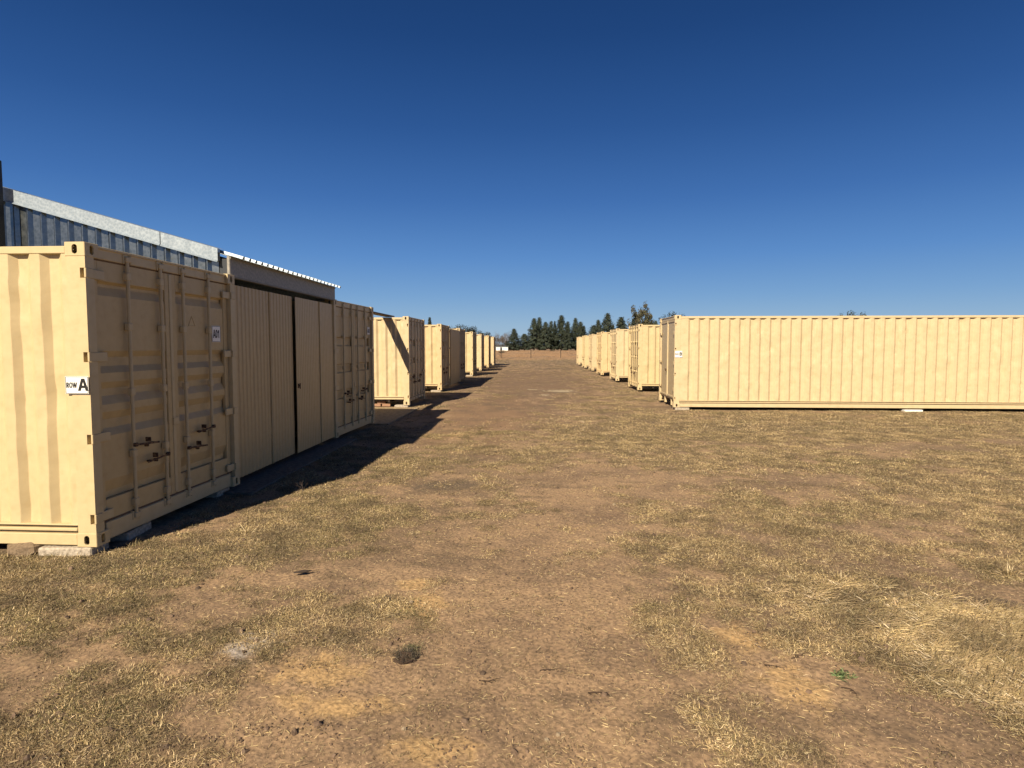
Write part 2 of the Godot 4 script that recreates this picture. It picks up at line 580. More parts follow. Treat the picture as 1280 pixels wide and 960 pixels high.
func place_right(c: Node3D, x: float, z: float, yaw_deg: float) -> void:
	var a := deg_to_rad(yaw_deg)
	c.position = Vector3(x + W * sin(a), BASE, -(z + W * cos(a)))
	c.rotation.y = PI - a
	boxes.append([x - 0.02, x + L, z - 0.02, z + W])


func repaint(o: Node, from: Material, to: Material) -> void:
	if o is MeshInstance3D and o.material_override == from:
		o.material_override = to
	for k in o.get_children():
		repaint(k, from, to)


var copies := 0


func copy_of(c: Node3D, label: String, group := "") -> Node3D:
	var r: Node3D = c.duplicate()
	copies += 1
	repaint(r, m.paint_pale, [m.paint_pale, m.paint_warm, m.paint_dusty, m.paint][copies % 4])
	r.rotation.x = 0.002 * sin(copies * 1.7)
	r.name = numbered("shipping_container")
	add_child(r)
	tag(r, label, "shipping container", group)
	return r


# ---------------------------------------------------------------- lettering
func lettering(text: String, size: float, parent: Node3D, at: Vector3, narrow := 1.0, heavy_by := 0.5) -> void:
	var f := SystemFont.new()
	f.font_names = PackedStringArray(["Droid Sans"])
	f.font_weight = 700
	var heavy := FontVariation.new()
	heavy.base_font = f
	heavy.variation_embolden = heavy_by
	var t := TextMesh.new()
	t.text = text
	t.font = heavy if heavy_by > 0.0 else f
	t.font_size = 64
	t.pixel_size = size / 64.0
	t.depth = 0.002
	t.curve_step = 2.0
	obj("lettering", t, m.black, parent, at).scale = Vector3(narrow, 1, 1)
	if heavy_by == 0.0:
		obj("lettering", t, m.black, parent, at + Vector3(0.002, 0.0006, 0.0003)).scale = Vector3(narrow, 1, 1)


func sign_plate(called: String, label: String, w: float, h: float, at: Vector3, turn: float) -> Node3D:
	# stands in its own x-y plane, facing +z
	var s := thing(called, label, "sign", at, turn, "")
	var b := Mesher.new()
	b.box(Vector3(-w / 2, -h / 2, 0), Vector3(w / 2, h / 2, 0.004), 0.001)
	obj("plate", b.done(), m.white, s)
	var e := Mesher.new()
	for k in [-1.0, 1.0]:
		e.box(Vector3(-w / 2 + 0.004, k * (h / 2 - 0.006) - 0.002, 0.0041), Vector3(w / 2 - 0.004, k * (h / 2 - 0.006) + 0.002, 0.0052))
		e.box(Vector3(k * (w / 2 - 0.006) - 0.002, -h / 2 + 0.009, 0.0041), Vector3(k * (w / 2 - 0.006) + 0.002, h / 2 - 0.009, 0.0052))
	obj("border", e.done(), m.black, s)
	return s


# ---------------------------------------------------------------- the lean-to between the first two containers
func ibr(width: float, flank := 0.017) -> PackedVector2Array:
	var p := PackedVector2Array()
	var x := 0.0
	while x + 0.17 < width:
		for k in [[0.0, 0.0], [0.121 - flank, 0.0], [0.121, 0.036], [0.17 - flank, 0.036], [0.17, 0.0]]:
			p.append(Vector2(x + k[0], k[1]))
		x += 0.1715
	p.append(Vector2(width, 0.0))
	return p


func fine_ribs(width: float, pitch: float, deep: float) -> PackedVector2Array:
	var p := PackedVector2Array([Vector2(0, 0)])
	var x := 0.02
	while x + pitch < width:
		for k in [[0.0, 0.0], [0.2, 1.0], [0.5, 1.0], [0.7, 0.0]]:
			p.append(Vector2(x + k[0] * pitch, k[1] * deep))
		x += pitch
	p.append(Vector2(width, 0))
	return p


func build_shed() -> void:
	var s := thing("sheet_metal_shed", "galvanised lean-to with cream sliding doors filling the gap between containers A01 and A02", "shed", Vector3(-3.78, BASE, -7.5))
	# local: x grows towards the lane, z towards the camera; the gap runs from z = 0.02 to -3.79
	var rise := 0.285
	var eave := 2.905
	# header beam of folded zinc sheet
	var b := Mesher.new()
	b.box(Vector3(0.02, 2.575, 0.08), Vector3(0.06, 2.822, -3.86), 0.008)
	b.box(Vector3(0.0, 2.565, 0.079), Vector3(0.07, 2.575, -3.859))
	b.box(Vector3(0.0605, 2.785, 0.078), Vector3(0.072, 2.816, -3.858), 0.004)
	obj("header_beam", b.done(), m.zinc_dull, s)
	# roof sheets, lapped side by side, ribs running up the slope
	var z := 0.09
	for k in 6:
		b = Mesher.new()
		var wdt := 0.70 if k < 5 else 0.58
		b.folded(Vector3(0.17, 2.792 + 0.0022 * (k % 2), z), Vector3.FORWARD, Vector3(-6.4, 6.4 * rise, 0), Vector3(rise, 1, 0).normalized(), ibr(wdt), 1)
		obj("roof_sheet", b.done(), m.zinc, s)
		z -= 0.686
	# gable wall over the first container: upright ribbed sheets under a sloping top
	var x := -0.09
	for k in 9:
		b = Mesher.new()
		var wdt := 0.70
		var p := ibr(wdt, 0.036)
		for i in p.size() - 1:
			var q := []
			for e in [i, i + 1]:
				var px: float = x - p[e].x
				q.append(Vector3(px, 2.6, 0.055 + p[e].y - 0.002 * (k % 2)))
				q.append(Vector3(px, 2.80 - px * rise, 0.055 + p[e].y - 0.002 * (k % 2)))
			b.quad(q[0], q[1], q[3], q[2], Vector3.BACK)
		obj("wall_sheet", b.done(), m.zinc_wall, s)
		x -= 0.686
	# barge flashing along the top of the gable wall, two lengths lapped at a joint
	for k in 2:
		b = Mesher.new()
		var xa := -0.075 if k == 0 else -0.78
		var xb := -0.86 if k == 0 else -6.3
		var lift := 0.0 if k == 0 else 0.004
		var zf := 0.108 + lift
		var ya := 2.885 - xa * rise
		var yb := 2.885 - xb * rise
		var n_ := 12
		for i in n_:
			var x0 := lerpf(xa, xb, float(i) / n_)
			var x1 := lerpf(xa, xb, float(i + 1) / n_)
			var y0 := lerpf(ya, yb, float(i) / n_)
			var y1 := lerpf(ya, yb, float(i + 1) / n_)
			var w0 := 0.006 * sin(i * 1.7 + k)
			var w1 := 0.006 * sin((i + 1) * 1.7 + k)
			var d := Vector3(0, -0.145, 0)
			var a0 := Vector3(x0, y0, zf + w0)
			var a1 := Vector3(x1, y1, zf + w1)
			b.quad(a0, a1, a1 + d, a0 + d, Vector3.BACK)
			b.quad(a0, a1, a1 + Vector3(0, 0.012, -0.2), a0 + Vector3(0, 0.012, -0.2), Vector3.UP)
			# the lower lip kicks out
			b.quad(a0 + d, a1 + d, a1 + d + Vector3(0, -0.022, 0.022), a0 + d + Vector3(0, -0.022, 0.022), Vector3(0, 1, 1))
		if k == 0:
			b.quad(Vector3(xa, ya, zf), Vector3(xa, ya - 0.145, zf), Vector3(xa, ya - 0.145, zf - 0.06), Vector3(xa, ya, zf - 0.06), Vector3.RIGHT)
		obj("barge_flashing", b.done(), m.zinc, s)
	# hidden framing that carries the roof
	b = Mesher.new()
	for px in [-0.4, -2.4, -4.4]:
		b.box(Vector3(px, 2.70 - px * rise, 0.03), Vector3(px - 0.05, 2.80 - px * rise, -3.8))
	obj("purlin", b.done(), m.dark_steel, s)
	# inner back wall keeps the interior dark
	b = Mesher.new()
	b.box(Vector3(-6.2, 0, 0.0), Vector3(-6.24, 2.8 + 6.2 * rise, -3.8))
	obj("rear_wall", b.done(), m.zinc_wall, s)
	b = Mesher.new()
	for k in 1:
		b.quad(Vector3(0.02, 2.5, -3.862), Vector3(-6.2, 2.5, -3.862), Vector3(-6.2, 2.78 + 6.2 * rise, -3.862), Vector3(0.02, 2.79, -3.862), Vector3.FORWARD)
	obj("far_gable", b.done(), m.zinc_wall, s)
	b = Mesher.new()
	b.box(Vector3(-0.10, 2.5, 0.045), Vector3(0.018, 2.79, 0.02))  # dark box added to stand for the shaded gap between flashing and header
	obj("dark_gap_filler", b.done(), m.dark_steel, s)
	# sliding doors: two leaves of two ribbed panels
	var top := 2.49
	var spans := [[0.03, -1.155, -0.01], [-1.165, -1.985, -0.01], [-1.99, -3.07, 0.03], [-3.08, -3.80, 0.03]]
	for k in 4:
		var q: Array = spans[k]
		b = Mesher.new()
		var wide: float = q[0] - q[1]
		var ribs := fine_ribs(wide, 0.105, 0.010) if k < 2 else fine_ribs(wide, 0.075, 0.004)
		b.folded(Vector3(q[2], 0.035, q[0]), Vector3.FORWARD, Vector3(0, top - 0.035, 0), Vector3.RIGHT, ribs, 10, noise_b, 0.006, 4.0 * k, 0.12 if k == 2 else 0.0)
		var leaf := obj("door_panel", b.done(), m.paint_sheet, s)
		b = Mesher.new()
		b.box(Vector3(q[2] - 0.045, 0.036, q[0] - 0.02 - (0.1 if k == 2 else 0.0)), Vector3(q[2] - 0.006, 0.075, q[1] + 0.02))
		b.box(Vector3(q[2] - 0.045, top - 0.04, q[0] - 0.02 - (0.1 if k == 2 else 0.0)), Vector3(q[2] - 0.006, top - 0.002, q[1] + 0.02))
		if k != 1:
			b.box(Vector3(q[2] - 0.002, 0.03, q[1] + 0.012), Vector3(q[2] + 0.016, top, q[1] - 0.002), 0.003)
		obj("frame", b.done(), m.paint_sheet, leaf)
		if k == 2:
			b = Mesher.new()
			b.box(Vector3(q[2] + 0.005, 1.06, q[0] - 0.06), Vector3(q[2] + 0.02, 1.13, q[0] - 0.09), 0.003)
			b.tube(Vector3(q[2] + 0.035, 1.05, q[0] - 0.075), Vector3(q[2] + 0.035, 1.14, q[0] - 0.075), 0.007, 0.007, 8)
			b.tube(Vector3(q[2] + 0.035, 1.1, q[0] - 0.075), Vector3(q[2] + 0.015, 1.1, q[0] - 0.075), 0.006, 0.006, 8)
			obj("handle", b.done(), m.rusty, leaf)
	boxes.append([-10.0, -3.8, 7.4, 11.3])
	# steel post beyond the left end of the flashing
	b = Mesher.new()
	b.box(Vector3(-0.05, 0, -0.05), Vector3(0.05, 1.36, 0.05), 0.006)
	var p := obj("steel_post", b.done(), m.dark_steel)
	p.position = Vector3(-6.475, BASE + H + 0.0, -7.26)
	tag(p, "dark square steel post standing on the roof of container A01 beside the zinc wall", "post")
	# plank bridging the roofs of A02 and A03
	b = Mesher.new()
	b.box(Vector3(-0.13, 0, 0.5), Vector3(0.13, 0.035, -4.6), 0.006)
	p = obj("plank", b.done(), m.wood)
	p.position = Vector3(-4.34, BASE + H + 0.001, -13.73)
	tag(p, "flat grey plank bridging the gap between the roofs of containers A02 and A03", "plank")
	boxes.append([-14.0, -3.6, 26.3, 29.5])


func build_gap_doors() -> void:
	var s := thing("sheet_metal_door", "plain sheet doors closing the gap between the fourth and fifth left containers", "door", Vector3(-3.645, BASE, -26.38))
	for k in 4:
		var b := Mesher.new()
		b.folded(Vector3(0.0, 0.04, -0.01 - 0.775 * k), Vector3.FORWARD, Vector3(0, 2.43, 0), Vector3.RIGHT, fine_ribs(0.765, 0.1, 0.012), 4, noise_b, 0.006, 3.0 * k)
		obj("door_panel", b.done(), m.paint_sheet, s)
		b = Mesher.new()
		b.box(Vector3(-0.05, 0.04, -0.012 - 0.775 * k), Vector3(-0.006, 2.46, -0.06 - 0.775 * k))
		b.box(Vector3(-0.05, 0.04, -0.71 - 0.775 * k), Vector3(-0.006, 2.46, -0.76 - 0.775 * k))
		obj("frame", b.done(), m.paint_sheet, s)


# ---------------------------------------------------------------- ground
func smooth(a: float, b: float, x: float) -> float:
	var t := clampf((x - a) / (b - a), 0.0, 1.0)
	return t * t * (3.0 - 2.0 * t)


# worn and grown patches: x, depth, half width, half depth, how much grass they add or take
const PATCHES := [
	[0.15, 2.7, 0.75, 0.55, -0.8], [0.3, 3.4, 0.45, 0.9, -0.85], [0.15, 4.6, 0.7, 1.1, -0.6], [-0.25, 3.3, 0.45, 0.5, -0.55], [0.5, 6.2, 0.8, 1.0, -0.4],
	[-0.5, 2.55, 0.55, 0.3, -0.65], [-1.1, 2.72, 0.6, 0.25, -0.65], [-1.4, 3.2, 0.3, 0.25, -0.6], [-0.8, 4.5, 0.3, 0.5, -0.5], [-1.55, 4.85, 0.4, 0.22, -0.5], [-2.3, 4.0, 0.3, 0.15, -0.35], [-0.9, 5.6, 0.5, 0.3, -0.35],
	[1.8, 2.72, 0.5, 0.4, -0.9], [1.5, 3.2, 0.33, 0.35, -0.8], [1.25, 3.8, 0.3, 0.3, -0.4], [0.6, 7.8, 1.1, 1.0, -0.45], [2.2, 8.3, 1.6, 0.8, -0.5], [-1.1, 7.6, 0.7, 0.6, -0.3], [3.7, 6.1, 0.9, 0.5, -0.3], [3.1, 4.35, 0.7, 0.2, -0.4],
	[-1.5, 16.0, 1.4, 4.0, -0.6], [0.0, 26.0, 2.8, 9.0, -0.5], [0.0, 45.0, 4.5, 14.0, -0.3], [4.6, 11.0, 1.6, 0.6, -0.3], [8.0, 11.5, 2.0, 0.6, -0.25],
	[-2.3, 4.6, 1.2, 1.2, 0.15], [-1.7, 6.2, 1.2, 0.8, 0.15], [0.85, 3.1, 0.35, 0.8, 0.4], [3.0, 3.3, 0.9, 0.8, 0.75], [3.4, 13.5, 4.0, 1.8, 0.4],
	[-4.2, 4.85, 0.7, 0.3, 0.4], [1.2, 11.5, 1.8, 1.3, 0.25], [-2.0, 9.8, 0.8, 2.4, 0.15], [6.0, 8.5, 2.2, 1.5, 0.2], [9.0, 14.5, 5.0, 2.0, 0.35], [1.7, 5.2, 0.9, 0.9, 0.2]]


func grass_cover(x: float, d: float) -> float:
	var k := 0.03 + 0.09 * smooth(-0.5, 2.0, x)
	for p in PATCHES:
		var u: float = (x - p[0]) / p[2]
		var w: float = (d - p[1]) / p[3]
		var q := u * u + w * w
		if q < 6.0:
			k += p[4] * exp(-q)
	var n_ := noise_a.get_noise_2d(x, d) * 0.7 + noise_b.get_noise_2d(x, d) * 0.55 + noise_c.get_noise_2d(x, d) * 0.3
	return smooth(-0.2, 0.3, n_ + k)


const SAND := [[1.38, 3.2, 0.17, 0.28], [1.28, 3.75, 0.22, 0.2], [-0.9, 4.5, 0.14, 0.14], [-0.75, 4.15, 0.16, 0.22], [-1.0, 2.95, 0.3, 0.13], [-1.2, 3.25, 0.28, 0.2], [-1.9, 12.6, 0.7, 0.8], [-0.45, 2.6, 0.2, 0.12]]


func soil_colour(x: float, d: float) -> Color:
	var cov := grass_cover(x, d)
	var n1 := noise_a.get_noise_2d(x * 1.7 + 40.0, d * 1.7)
	var n2 := noise_b.get_noise_2d(x * 2.3 - 20.0, d * 2.3)
	var brown := Color(0.375, 0.252, 0.147).lerp(Color(0.27, 0.183, 0.11), smooth(-0.4, 0.5, n1 + 0.4 * n2))
	var under := Color(0.115, 0.085, 0.047).lerp(Color(0.18, 0.132, 0.075), smooth(-0.4, 0.4, n2))  # thatch soil, darkened further to paint in the shade between grass blades
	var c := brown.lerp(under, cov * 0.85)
	var s := 0.0
	for p in SAND:
		var u: float = (x - p[0]) / p[2]
		var w: float = (d - p[1]) / p[3]
		s = maxf(s, exp(-(u * u + w * w)))
	c = c.lerp(Color(0.54, 0.355, 0.165), smooth(0.25, 0.8, s + 0.55 * n2 + 0.15 * noise_c.get_noise_2d(x, d)) * 0.9)
	# pale ash
	var a := exp(-(pow((x + 1.72) / 0.17, 2) + pow((d - 3.55) / 0.2, 2)))
	c = c.lerp(Color(0.42, 0.38, 0.34), smooth(0.25, 0.75, a + 0.5 * n2) * 0.85)
	# red-brown worn middle of the lane
	var r := exp(-(pow((x + 1.3) / 1.6, 2) + pow((d - 17.0) / 6.0, 2)))
	c = c.lerp(Color(0.27, 0.165, 0.09), smooth(0.2, 0.7, r + 0.4 * n1) * 0.8)
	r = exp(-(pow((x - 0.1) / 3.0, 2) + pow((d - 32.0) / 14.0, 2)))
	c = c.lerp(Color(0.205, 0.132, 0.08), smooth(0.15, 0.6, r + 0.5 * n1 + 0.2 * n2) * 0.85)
	# pale crust
	for q in [[0.95, 24.7, 0.75, 0.55], [0.35, 22.6, 0.4, 0.25], [-0.1, 25.6, 0.35, 0.3]]:
		var e := exp(-(pow((x - q[0]) / q[2], 2) + pow((d - q[1]) / q[3], 2)))
		c = c.lerp(Color(0.52, 0.44, 0.30), smooth(0.35, 0.7, e + 0.35 * n2) * 0.9)
	for q in [[1.1, 23.6, 0.8, 0.25], [3.5, 20.5, 1.1, 0.35], [0.3, 18.6, 0.3, 0.2], [1.35, 49.0, 2.4, 1.3], [-1.1, 7.8, 0.6, 0.4], [3.1, 4.35, 0.5, 0.16]]:
		var e := exp(-(pow((x - q[0]) / q[2], 2) + pow((d - q[1]) / q[3], 2)))
		c = c.lerp(Color(0.10, 0.08, 0.055), smooth(0.35, 0.8, e + 0.45 * n2) * 0.75)
	# damp or dung-dark blotches
	var dk := smooth(0.12, 0.5, noise_a.get_noise_2d(x * 0.55 + 70.0, d * 0.9) + 0.5 * noise_b.get_noise_2d(x * 0.7, d * 1.3 + 15.0))
	c = c.lerp(Color(0.165, 0.115, 0.07), dk * 0.55)
	# the uncut field beyond the fence
	var f := smooth(72.0, 100.0, d + 14.0 * n1)
	c = c.lerp(Color(0.36, 0.25, 0.155).lerp(Color(0.26, 0.18, 0.11), smooth(-0.3, 0.3, noise_a.get_noise_2d(x * 0.06, d * 0.1))), f)
	return c


func soil_height(x: float, d: float) -> float:
	var fade := 1.0 - smooth(40.0, 90.0, d)
	var h := noise_a.get_noise_2d(x, d) * 0.018 + noise_b.get_noise_2d(x * 2.0, d * 2.0) * 0.010
	if absf(x) < 7.0 and d < 14.0:
		var cov := grass_cover(x, d)
		h += noise_c.get_noise_2d(x, d) * lerpf(0.004, 0.016, cov) + noise_c.get_noise_2d(x * 2.2, d * 2.2) * lerpf(0.0025, 0.010, cov)
	# the dung-dark clump sits in a small rise
	return h * fade


func spread(lo: float, hi: float, dense_lo: float, dense_hi: float, step: float, grow: float) -> PackedFloat32Array:
	var up := PackedFloat32Array()
	var x := dense_lo
	while x < dense_hi:
		up.append(x)
		x += step
	var s := step
	while x < hi:
		up.append(x)
		s *= grow
		x += s
	up.append(hi)
	var down := PackedFloat32Array()
	s = step
	x = dense_lo - s
	while x > lo:
		down.append(x)
		s *= grow
		x -= s
	down.append(lo)
	down.reverse()
	down.append_array(up)
	return down


func build_ground() -> void:
	var xs := spread(-2500.0, 2500.0, -3.6, 4.2, 0.032, 1.05)
	var ds := spread(-2500.0, 3500.0, 2.2, 8.0, 0.032, 1.026)
	var v := PackedVector3Array()
	var c := PackedColorArray()
	var hs := PackedFloat32Array()
	for d in ds:
		for x in xs:
			var h := soil_height(x, d)
			v.append(Vector3(x, h, -d))
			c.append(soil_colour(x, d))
	var nx := xs.size()
	var nrm := PackedVector3Array()
	nrm.resize(v.size())
	for j in ds.size():
		for i in nx:
			var a := v[j * nx + maxi(i - 1, 0)]
			var b := v[j * nx + mini(i + 1, nx - 1)]
			var e := v[maxi(j - 1, 0) * nx + i]
			var f := v[mini(j + 1, ds.size() - 1) * nx + i]
			nrm[j * nx + i] = (b - a).cross(f - e).normalized()
	var idx := PackedInt32Array()
	for j in ds.size() - 1:
		for i in nx - 1:
			var k := j * nx + i
			idx.append_array(PackedInt32Array([k, k + nx, k + 1, k + 1, k + nx, k + nx + 1]))
	var a := []
	a.resize(Mesh.ARRAY_MAX)
	a[Mesh.ARRAY_VERTEX] = v
	a[Mesh.ARRAY_NORMAL] = nrm
	a[Mesh.ARRAY_COLOR] = c
	a[Mesh.ARRAY_INDEX] = idx
	var me := ArrayMesh.new()
	me.add_surface_from_arrays(Mesh.PRIMITIVE_TRIANGLES, a)
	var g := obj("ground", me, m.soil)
	tag(g, "bare brown soil with worn lane and sandy patches between the container rows", "ground", "", "structure")


func in_box(x: float, d: float) -> bool:
	for b in boxes:
		if x > b[0] and x < b[1] and d > b[2] and d < b[3]:
			return true
	return false


func tuft_mesh(blades: int, radius: float, l0: float, l1: float, wide: float, up0: float, up1: float, aligned: float, tones: Array, seed_: int) -> ArrayMesh:
	var r := RandomNumberGenerator.new()
	r.seed = seed_
	var b := Mesher.new()
	b.coloured = true
	for k in blades:
		var o := Vector3(r.randfn(0, 0.5) * radius, 0.0, r.randfn(0, 0.5) * radius)
		var yaw := r.randf() * TAU if r.randf() > aligned else r.randfn(0.0, 0.35)
		var up := lerpf(up0, up1, pow(r.randf(), 1.8))
		var ln := r.randf_range(l0, l1)
		var dir := Vector3(cos(yaw) * cos(up), sin(up), sin(yaw) * cos(up))
		var side := Vector3(-sin(yaw), 0, cos(yaw)) * wide * r.randf_range(0.6, 1.2) * 0.5
		side = side.rotated(dir.normalized(), r.randfn(0, 0.7))
		var mid := o + dir * ln * 0.55
		var tip := o + dir * ln + Vector3(0, -ln * r.randf_range(0.0, 0.25), 0)
		tip.y = maxf(tip.y, 0.002)
		var t: Color = tones[r.randi() % tones.size()]
		b.col = t * r.randf_range(0.6, 1.3)
		b.col.a = 1.0
		var nrm := side.cross(dir).normalized()
		if nrm.y < 0:
			nrm = -nrm
		b.tri3(o - side, o + side, mid + side * 0.8, nrm, nrm, nrm)
		b.tri3(o - side, mid + side * 0.8, mid - side * 0.8, nrm, nrm, nrm)
		b.tri3(mid - side * 0.8, mid + side * 0.8, tip, nrm, nrm, nrm)
	return b.done()


func scatter(called: String, label: String, category: String, mesh: Mesh, mat: Material, spots: Array) -> void:
	# spots: transforms and tints
	var mm := MultiMesh.new()
	mm.transform_format = MultiMesh.TRANSFORM_3D
	mm.use_colors = true
	mm.mesh = mesh
	mm.instance_count = spots.size()
	for k in spots.size():
		mm.set_instance_transform(k, spots[k][0])
		mm.set_instance_color(k, spots[k][1])
	var o := MultiMeshInstance3D.new()
	o.multimesh = mm
	o.material_override = mat
	o.name = numbered(called)
	add_child(o)
	tag(o, label, category, "", "stuff")


const STRAW := [Color(0.44, 0.335, 0.17), Color(0.35, 0.255, 0.125), Color(0.54, 0.43, 0.24), Color(0.26, 0.19, 0.095), Color(0.165, 0.12, 0.06), Color(0.66, 0.55, 0.35), Color(0.11, 0.078, 0.042), Color(0.48, 0.38, 0.2)]
const OLIVE := [Color(0.185, 0.155, 0.06), Color(0.125, 0.115, 0.045), Color(0.25, 0.20, 0.085), Color(0.36, 0.275, 0.135), Color(0.09, 0.07, 0.035), Color(0.155, 0.11, 0.055), Color(0.45, 0.36, 0.2)]


func build_grass() -> void:
	var short := []
	var kinds := [[], [], [], [], [], []]
	# bands: nearest depth, farthest, tufts per square metre, size
	for band in [[1.7, 4.2, 2600.0, 0.95], [4.2, 7.5, 1500.0, 1.05], [7.5, 13.0, 620.0, 1.3], [13.0, 26.0, 170.0, 1.9], [26.0, 48.0, 38.0, 2.8], [48.0, 90.0, 9.0, 4.2]]:
		var half: float = 0.92 * band[1] + 1.2
		var count := int(half * 2.0 * (band[1] - band[0]) * band[2])
		for k in count:
			var d := rng.randf_range(band[0], band[1])
			var x := rng.randf_range(-half, half)
			if absf(x) > 0.92 * d + 1.2:
				continue
			var cov := grass_cover(x, d)
			var far := smooth(15.0, 60.0, d)
			cov = lerpf(cov, 0.12 + 0.5 * cov, far)
			if rng.randf() > 0.03 + cov * 0.97 or in_box(x, d):
				continue
			var green := smooth(-0.1, 0.5, noise_a.get_noise_2d(x * 0.8 + 90.0, d * 0.8) + 0.35 * noise_b.get_noise_2d(x - 50.0, d) + 0.2 - 0.32 * smooth(-1.4, 0.4, x))
			var long := smooth(0.1, 0.6, exp(-(pow((x - 3.2) / 1.1, 2) + pow((d - 3.5) / 1.0, 2))) + 0.35 * noise_a.get_noise_2d(x + 300.0, d)) if x > 1.0 else 0.0
			var which := 2 if rng.randf() < long * 0.55 else (1 if rng.randf() < green * 0.75 else 0)
			which = which if which == 2 else which * 2 + (rng.randi() % 2)
			var slot: int = {0: 0, 1: 1, 2: 4}.get(which, which)
			if which == 2 and rng.randf() >= long:
				slot = 2
			var sc: float = band[3] * rng.randf_range(0.7, 1.25)
			var yaw := rng.randf() * TAU if slot != 4 else rng.randfn(0.45, 0.3)
			var basis_ := Basis(Vector3.UP, yaw).scaled(Vector3(sc, sc * lerpf(1.0, 0.55, smooth(8.0, 40.0, d)), sc))
			var patchy := 0.9 + 0.75 * noise_b.get_noise_2d(x * 0.8 + 11.0, d * 0.8) + 0.45 * noise_c.get_noise_2d(x * 0.6, d * 0.6 + 5.0)
			var tone := clampf(patchy, 0.42, 1.6) * rng.randf_range(0.75, 1.3)
			kinds[slot].append([Transform3D(basis_, Vector3(x, soil_height(x, d) - 0.001, -d)), Color(tone, tone * rng.randf_range(0.95, 1.03), tone * rng.randf_range(0.9, 1.1))])
	for k in 2:
		scatter("dry_grass", ["short dry straw grass cropped close over the lane and both verges", "bleached clippings of dry grass strewn over the soil of the lane"][k], "grass", tuft_mesh(36, 0.075, 0.006, 0.034, 0.0021, 0.02, 1.15, 0.0, STRAW, 51 + k), m.blade, kinds[k])
		scatter("olive_grass", ["dull olive grass patches nearest container A01", "mixed olive and straw turf left of the worn track"][k], "grass", tuft_mesh(36, 0.07, 0.006, 0.028, 0.0021, 0.05, 1.2, 0.0, OLIVE, 61 + k), m.blade, kinds[2 + k])
	scatter("long_straw", "long flattened pale straw lying at the bottom right of the view", "straw", tuft_mesh(18, 0.06, 0.05, 0.15, 0.003, 0.03, 0.5, 0.75, STRAW.slice(0, 4) + [Color(0.66, 0.56, 0.38)], 71), m.blade, kinds[4])
	var litter := []
	for k in 9000:
		var d := 1.8 + pow(rng.randf(), 1.5) * 14.0
		var x := rng.randf_range(-1.0, 1.0) * (0.92 * d + 1.0)
		if in_box(x, d):
			continue
		var tone := rng.randf_range(0.8, 1.2)
		litter.append([Transform3D(Basis(Vector3.UP, rng.randf() * TAU).scaled(Vector3.ONE * rng.randf_range(0.7, 1.3) * (1.0 + d * 0.04)), Vector3(x, soil_height(x, d) + 0.001, -d)), Color(tone, tone, tone)])
	scatter("grass_litter", "loose dead grass blades and stalks littered over the bare soil", "litter", tuft_mesh(6, 0.2, 0.006, 0.034, 0.0022, 0.0, 0.35, 0.0, STRAW, 57), m.blade, litter)
	# crumbs of soil and dead stalk on the bare ground
	var crumbs := []
	for k in 60000:
		var d := 1.8 + pow(rng.randf(), 1.6) * 12.0
		var x := rng.randf_range(-1.0, 1.0) * (0.9 * d + 1.0)
		if in_box(x, d) or noise_c.get_noise_2d(x * 0.35, d * 0.35) + 0.5 * noise_b.get_noise_2d(x, d) < 0.16:
			continue
		var s := rng.randf_range(0.4, 1.3) * (2.6 if rng.randf() < 0.05 else 1.0) * (1.0 + d * 0.06)
		var t := rng.randf_range(0.5, 1.1)
		crumbs.append([Transform3D(Basis(Vector3(rng.randf(), rng.randf(), rng.randf()).normalized(), rng.randf() * TAU).scaled(Vector3.ONE * s), Vector3(x, soil_height(x, d), -d)), Color(0.15 * t, 0.1 * t, 0.065 * t)])
	scatter("soil_crumbs", "small dark crumbs of soil scattered over the bare track", "soil", lump_mesh(0.0055, 5, 4, 81), m.leaf, crumbs)
	var grit := []
	for k in 60000:
		var d := 1.8 + pow(rng.randf(), 1.5) * 7.0
		var x := rng.randf_range(-1.0, 1.0) * (0.9 * d + 0.8)
		if in_box(x, d) or rng.randf() < grass_cover(x, d) * 0.8:
			continue
		var t := rng.randf_range(0.45, 1.25)
		grit.append([Transform3D(Basis(Vector3(rng.randf(), rng.randf(), rng.randf()).normalized(), rng.randf() * TAU).scaled(Vector3.ONE * rng.randf_range(0.35, 1.2) * (0.8 + d * 0.06)), Vector3(x, soil_height(x, d) - 0.0005, -d)), Color(0.4 * t, 0.29 * t, 0.18 * t)])
	scatter("soil_grit", "fine loose grains of tan soil covering the bare track", "soil", lump_mesh(0.0034, 4, 3, 83), m.leaf, grit)
	var field := []
	for k in 60000:
		var d := 78.0 + pow(rng.randf(), 1.4) * 180.0
		var x := rng.randf_range(-0.35, 0.9) * d
		if rng.randf() > smooth(76.0, 104.0, d) or noise_a.get_noise_2d(x * 0.12, d * 0.12) < -0.25:
			continue
		var s := rng.randf_range(0.7, 1.5)
		var t := rng.randf_range(0.8, 1.2)
		field.append([Transform3D(Basis(Vector3.UP, rng.randf() * TAU).scaled(Vector3(s, s * rng.randf_range(0.6, 1.1), s)), Vector3(x, -0.02, -d)), Color(t, t * 0.92, t * 0.85)])
	scatter("field_grass", "tall pinkish dry grass of the open field beyond the wire fence", "grass", tuft_mesh(26, 0.5, 0.06, 0.2, 0.03, 0.4, 1.3, 0.0, [Color(0.40, 0.285, 0.175), Color(0.33, 0.23, 0.14), Color(0.45, 0.335, 0.215), Color(0.27, 0.18, 0.11)], 91), m.blade, field)


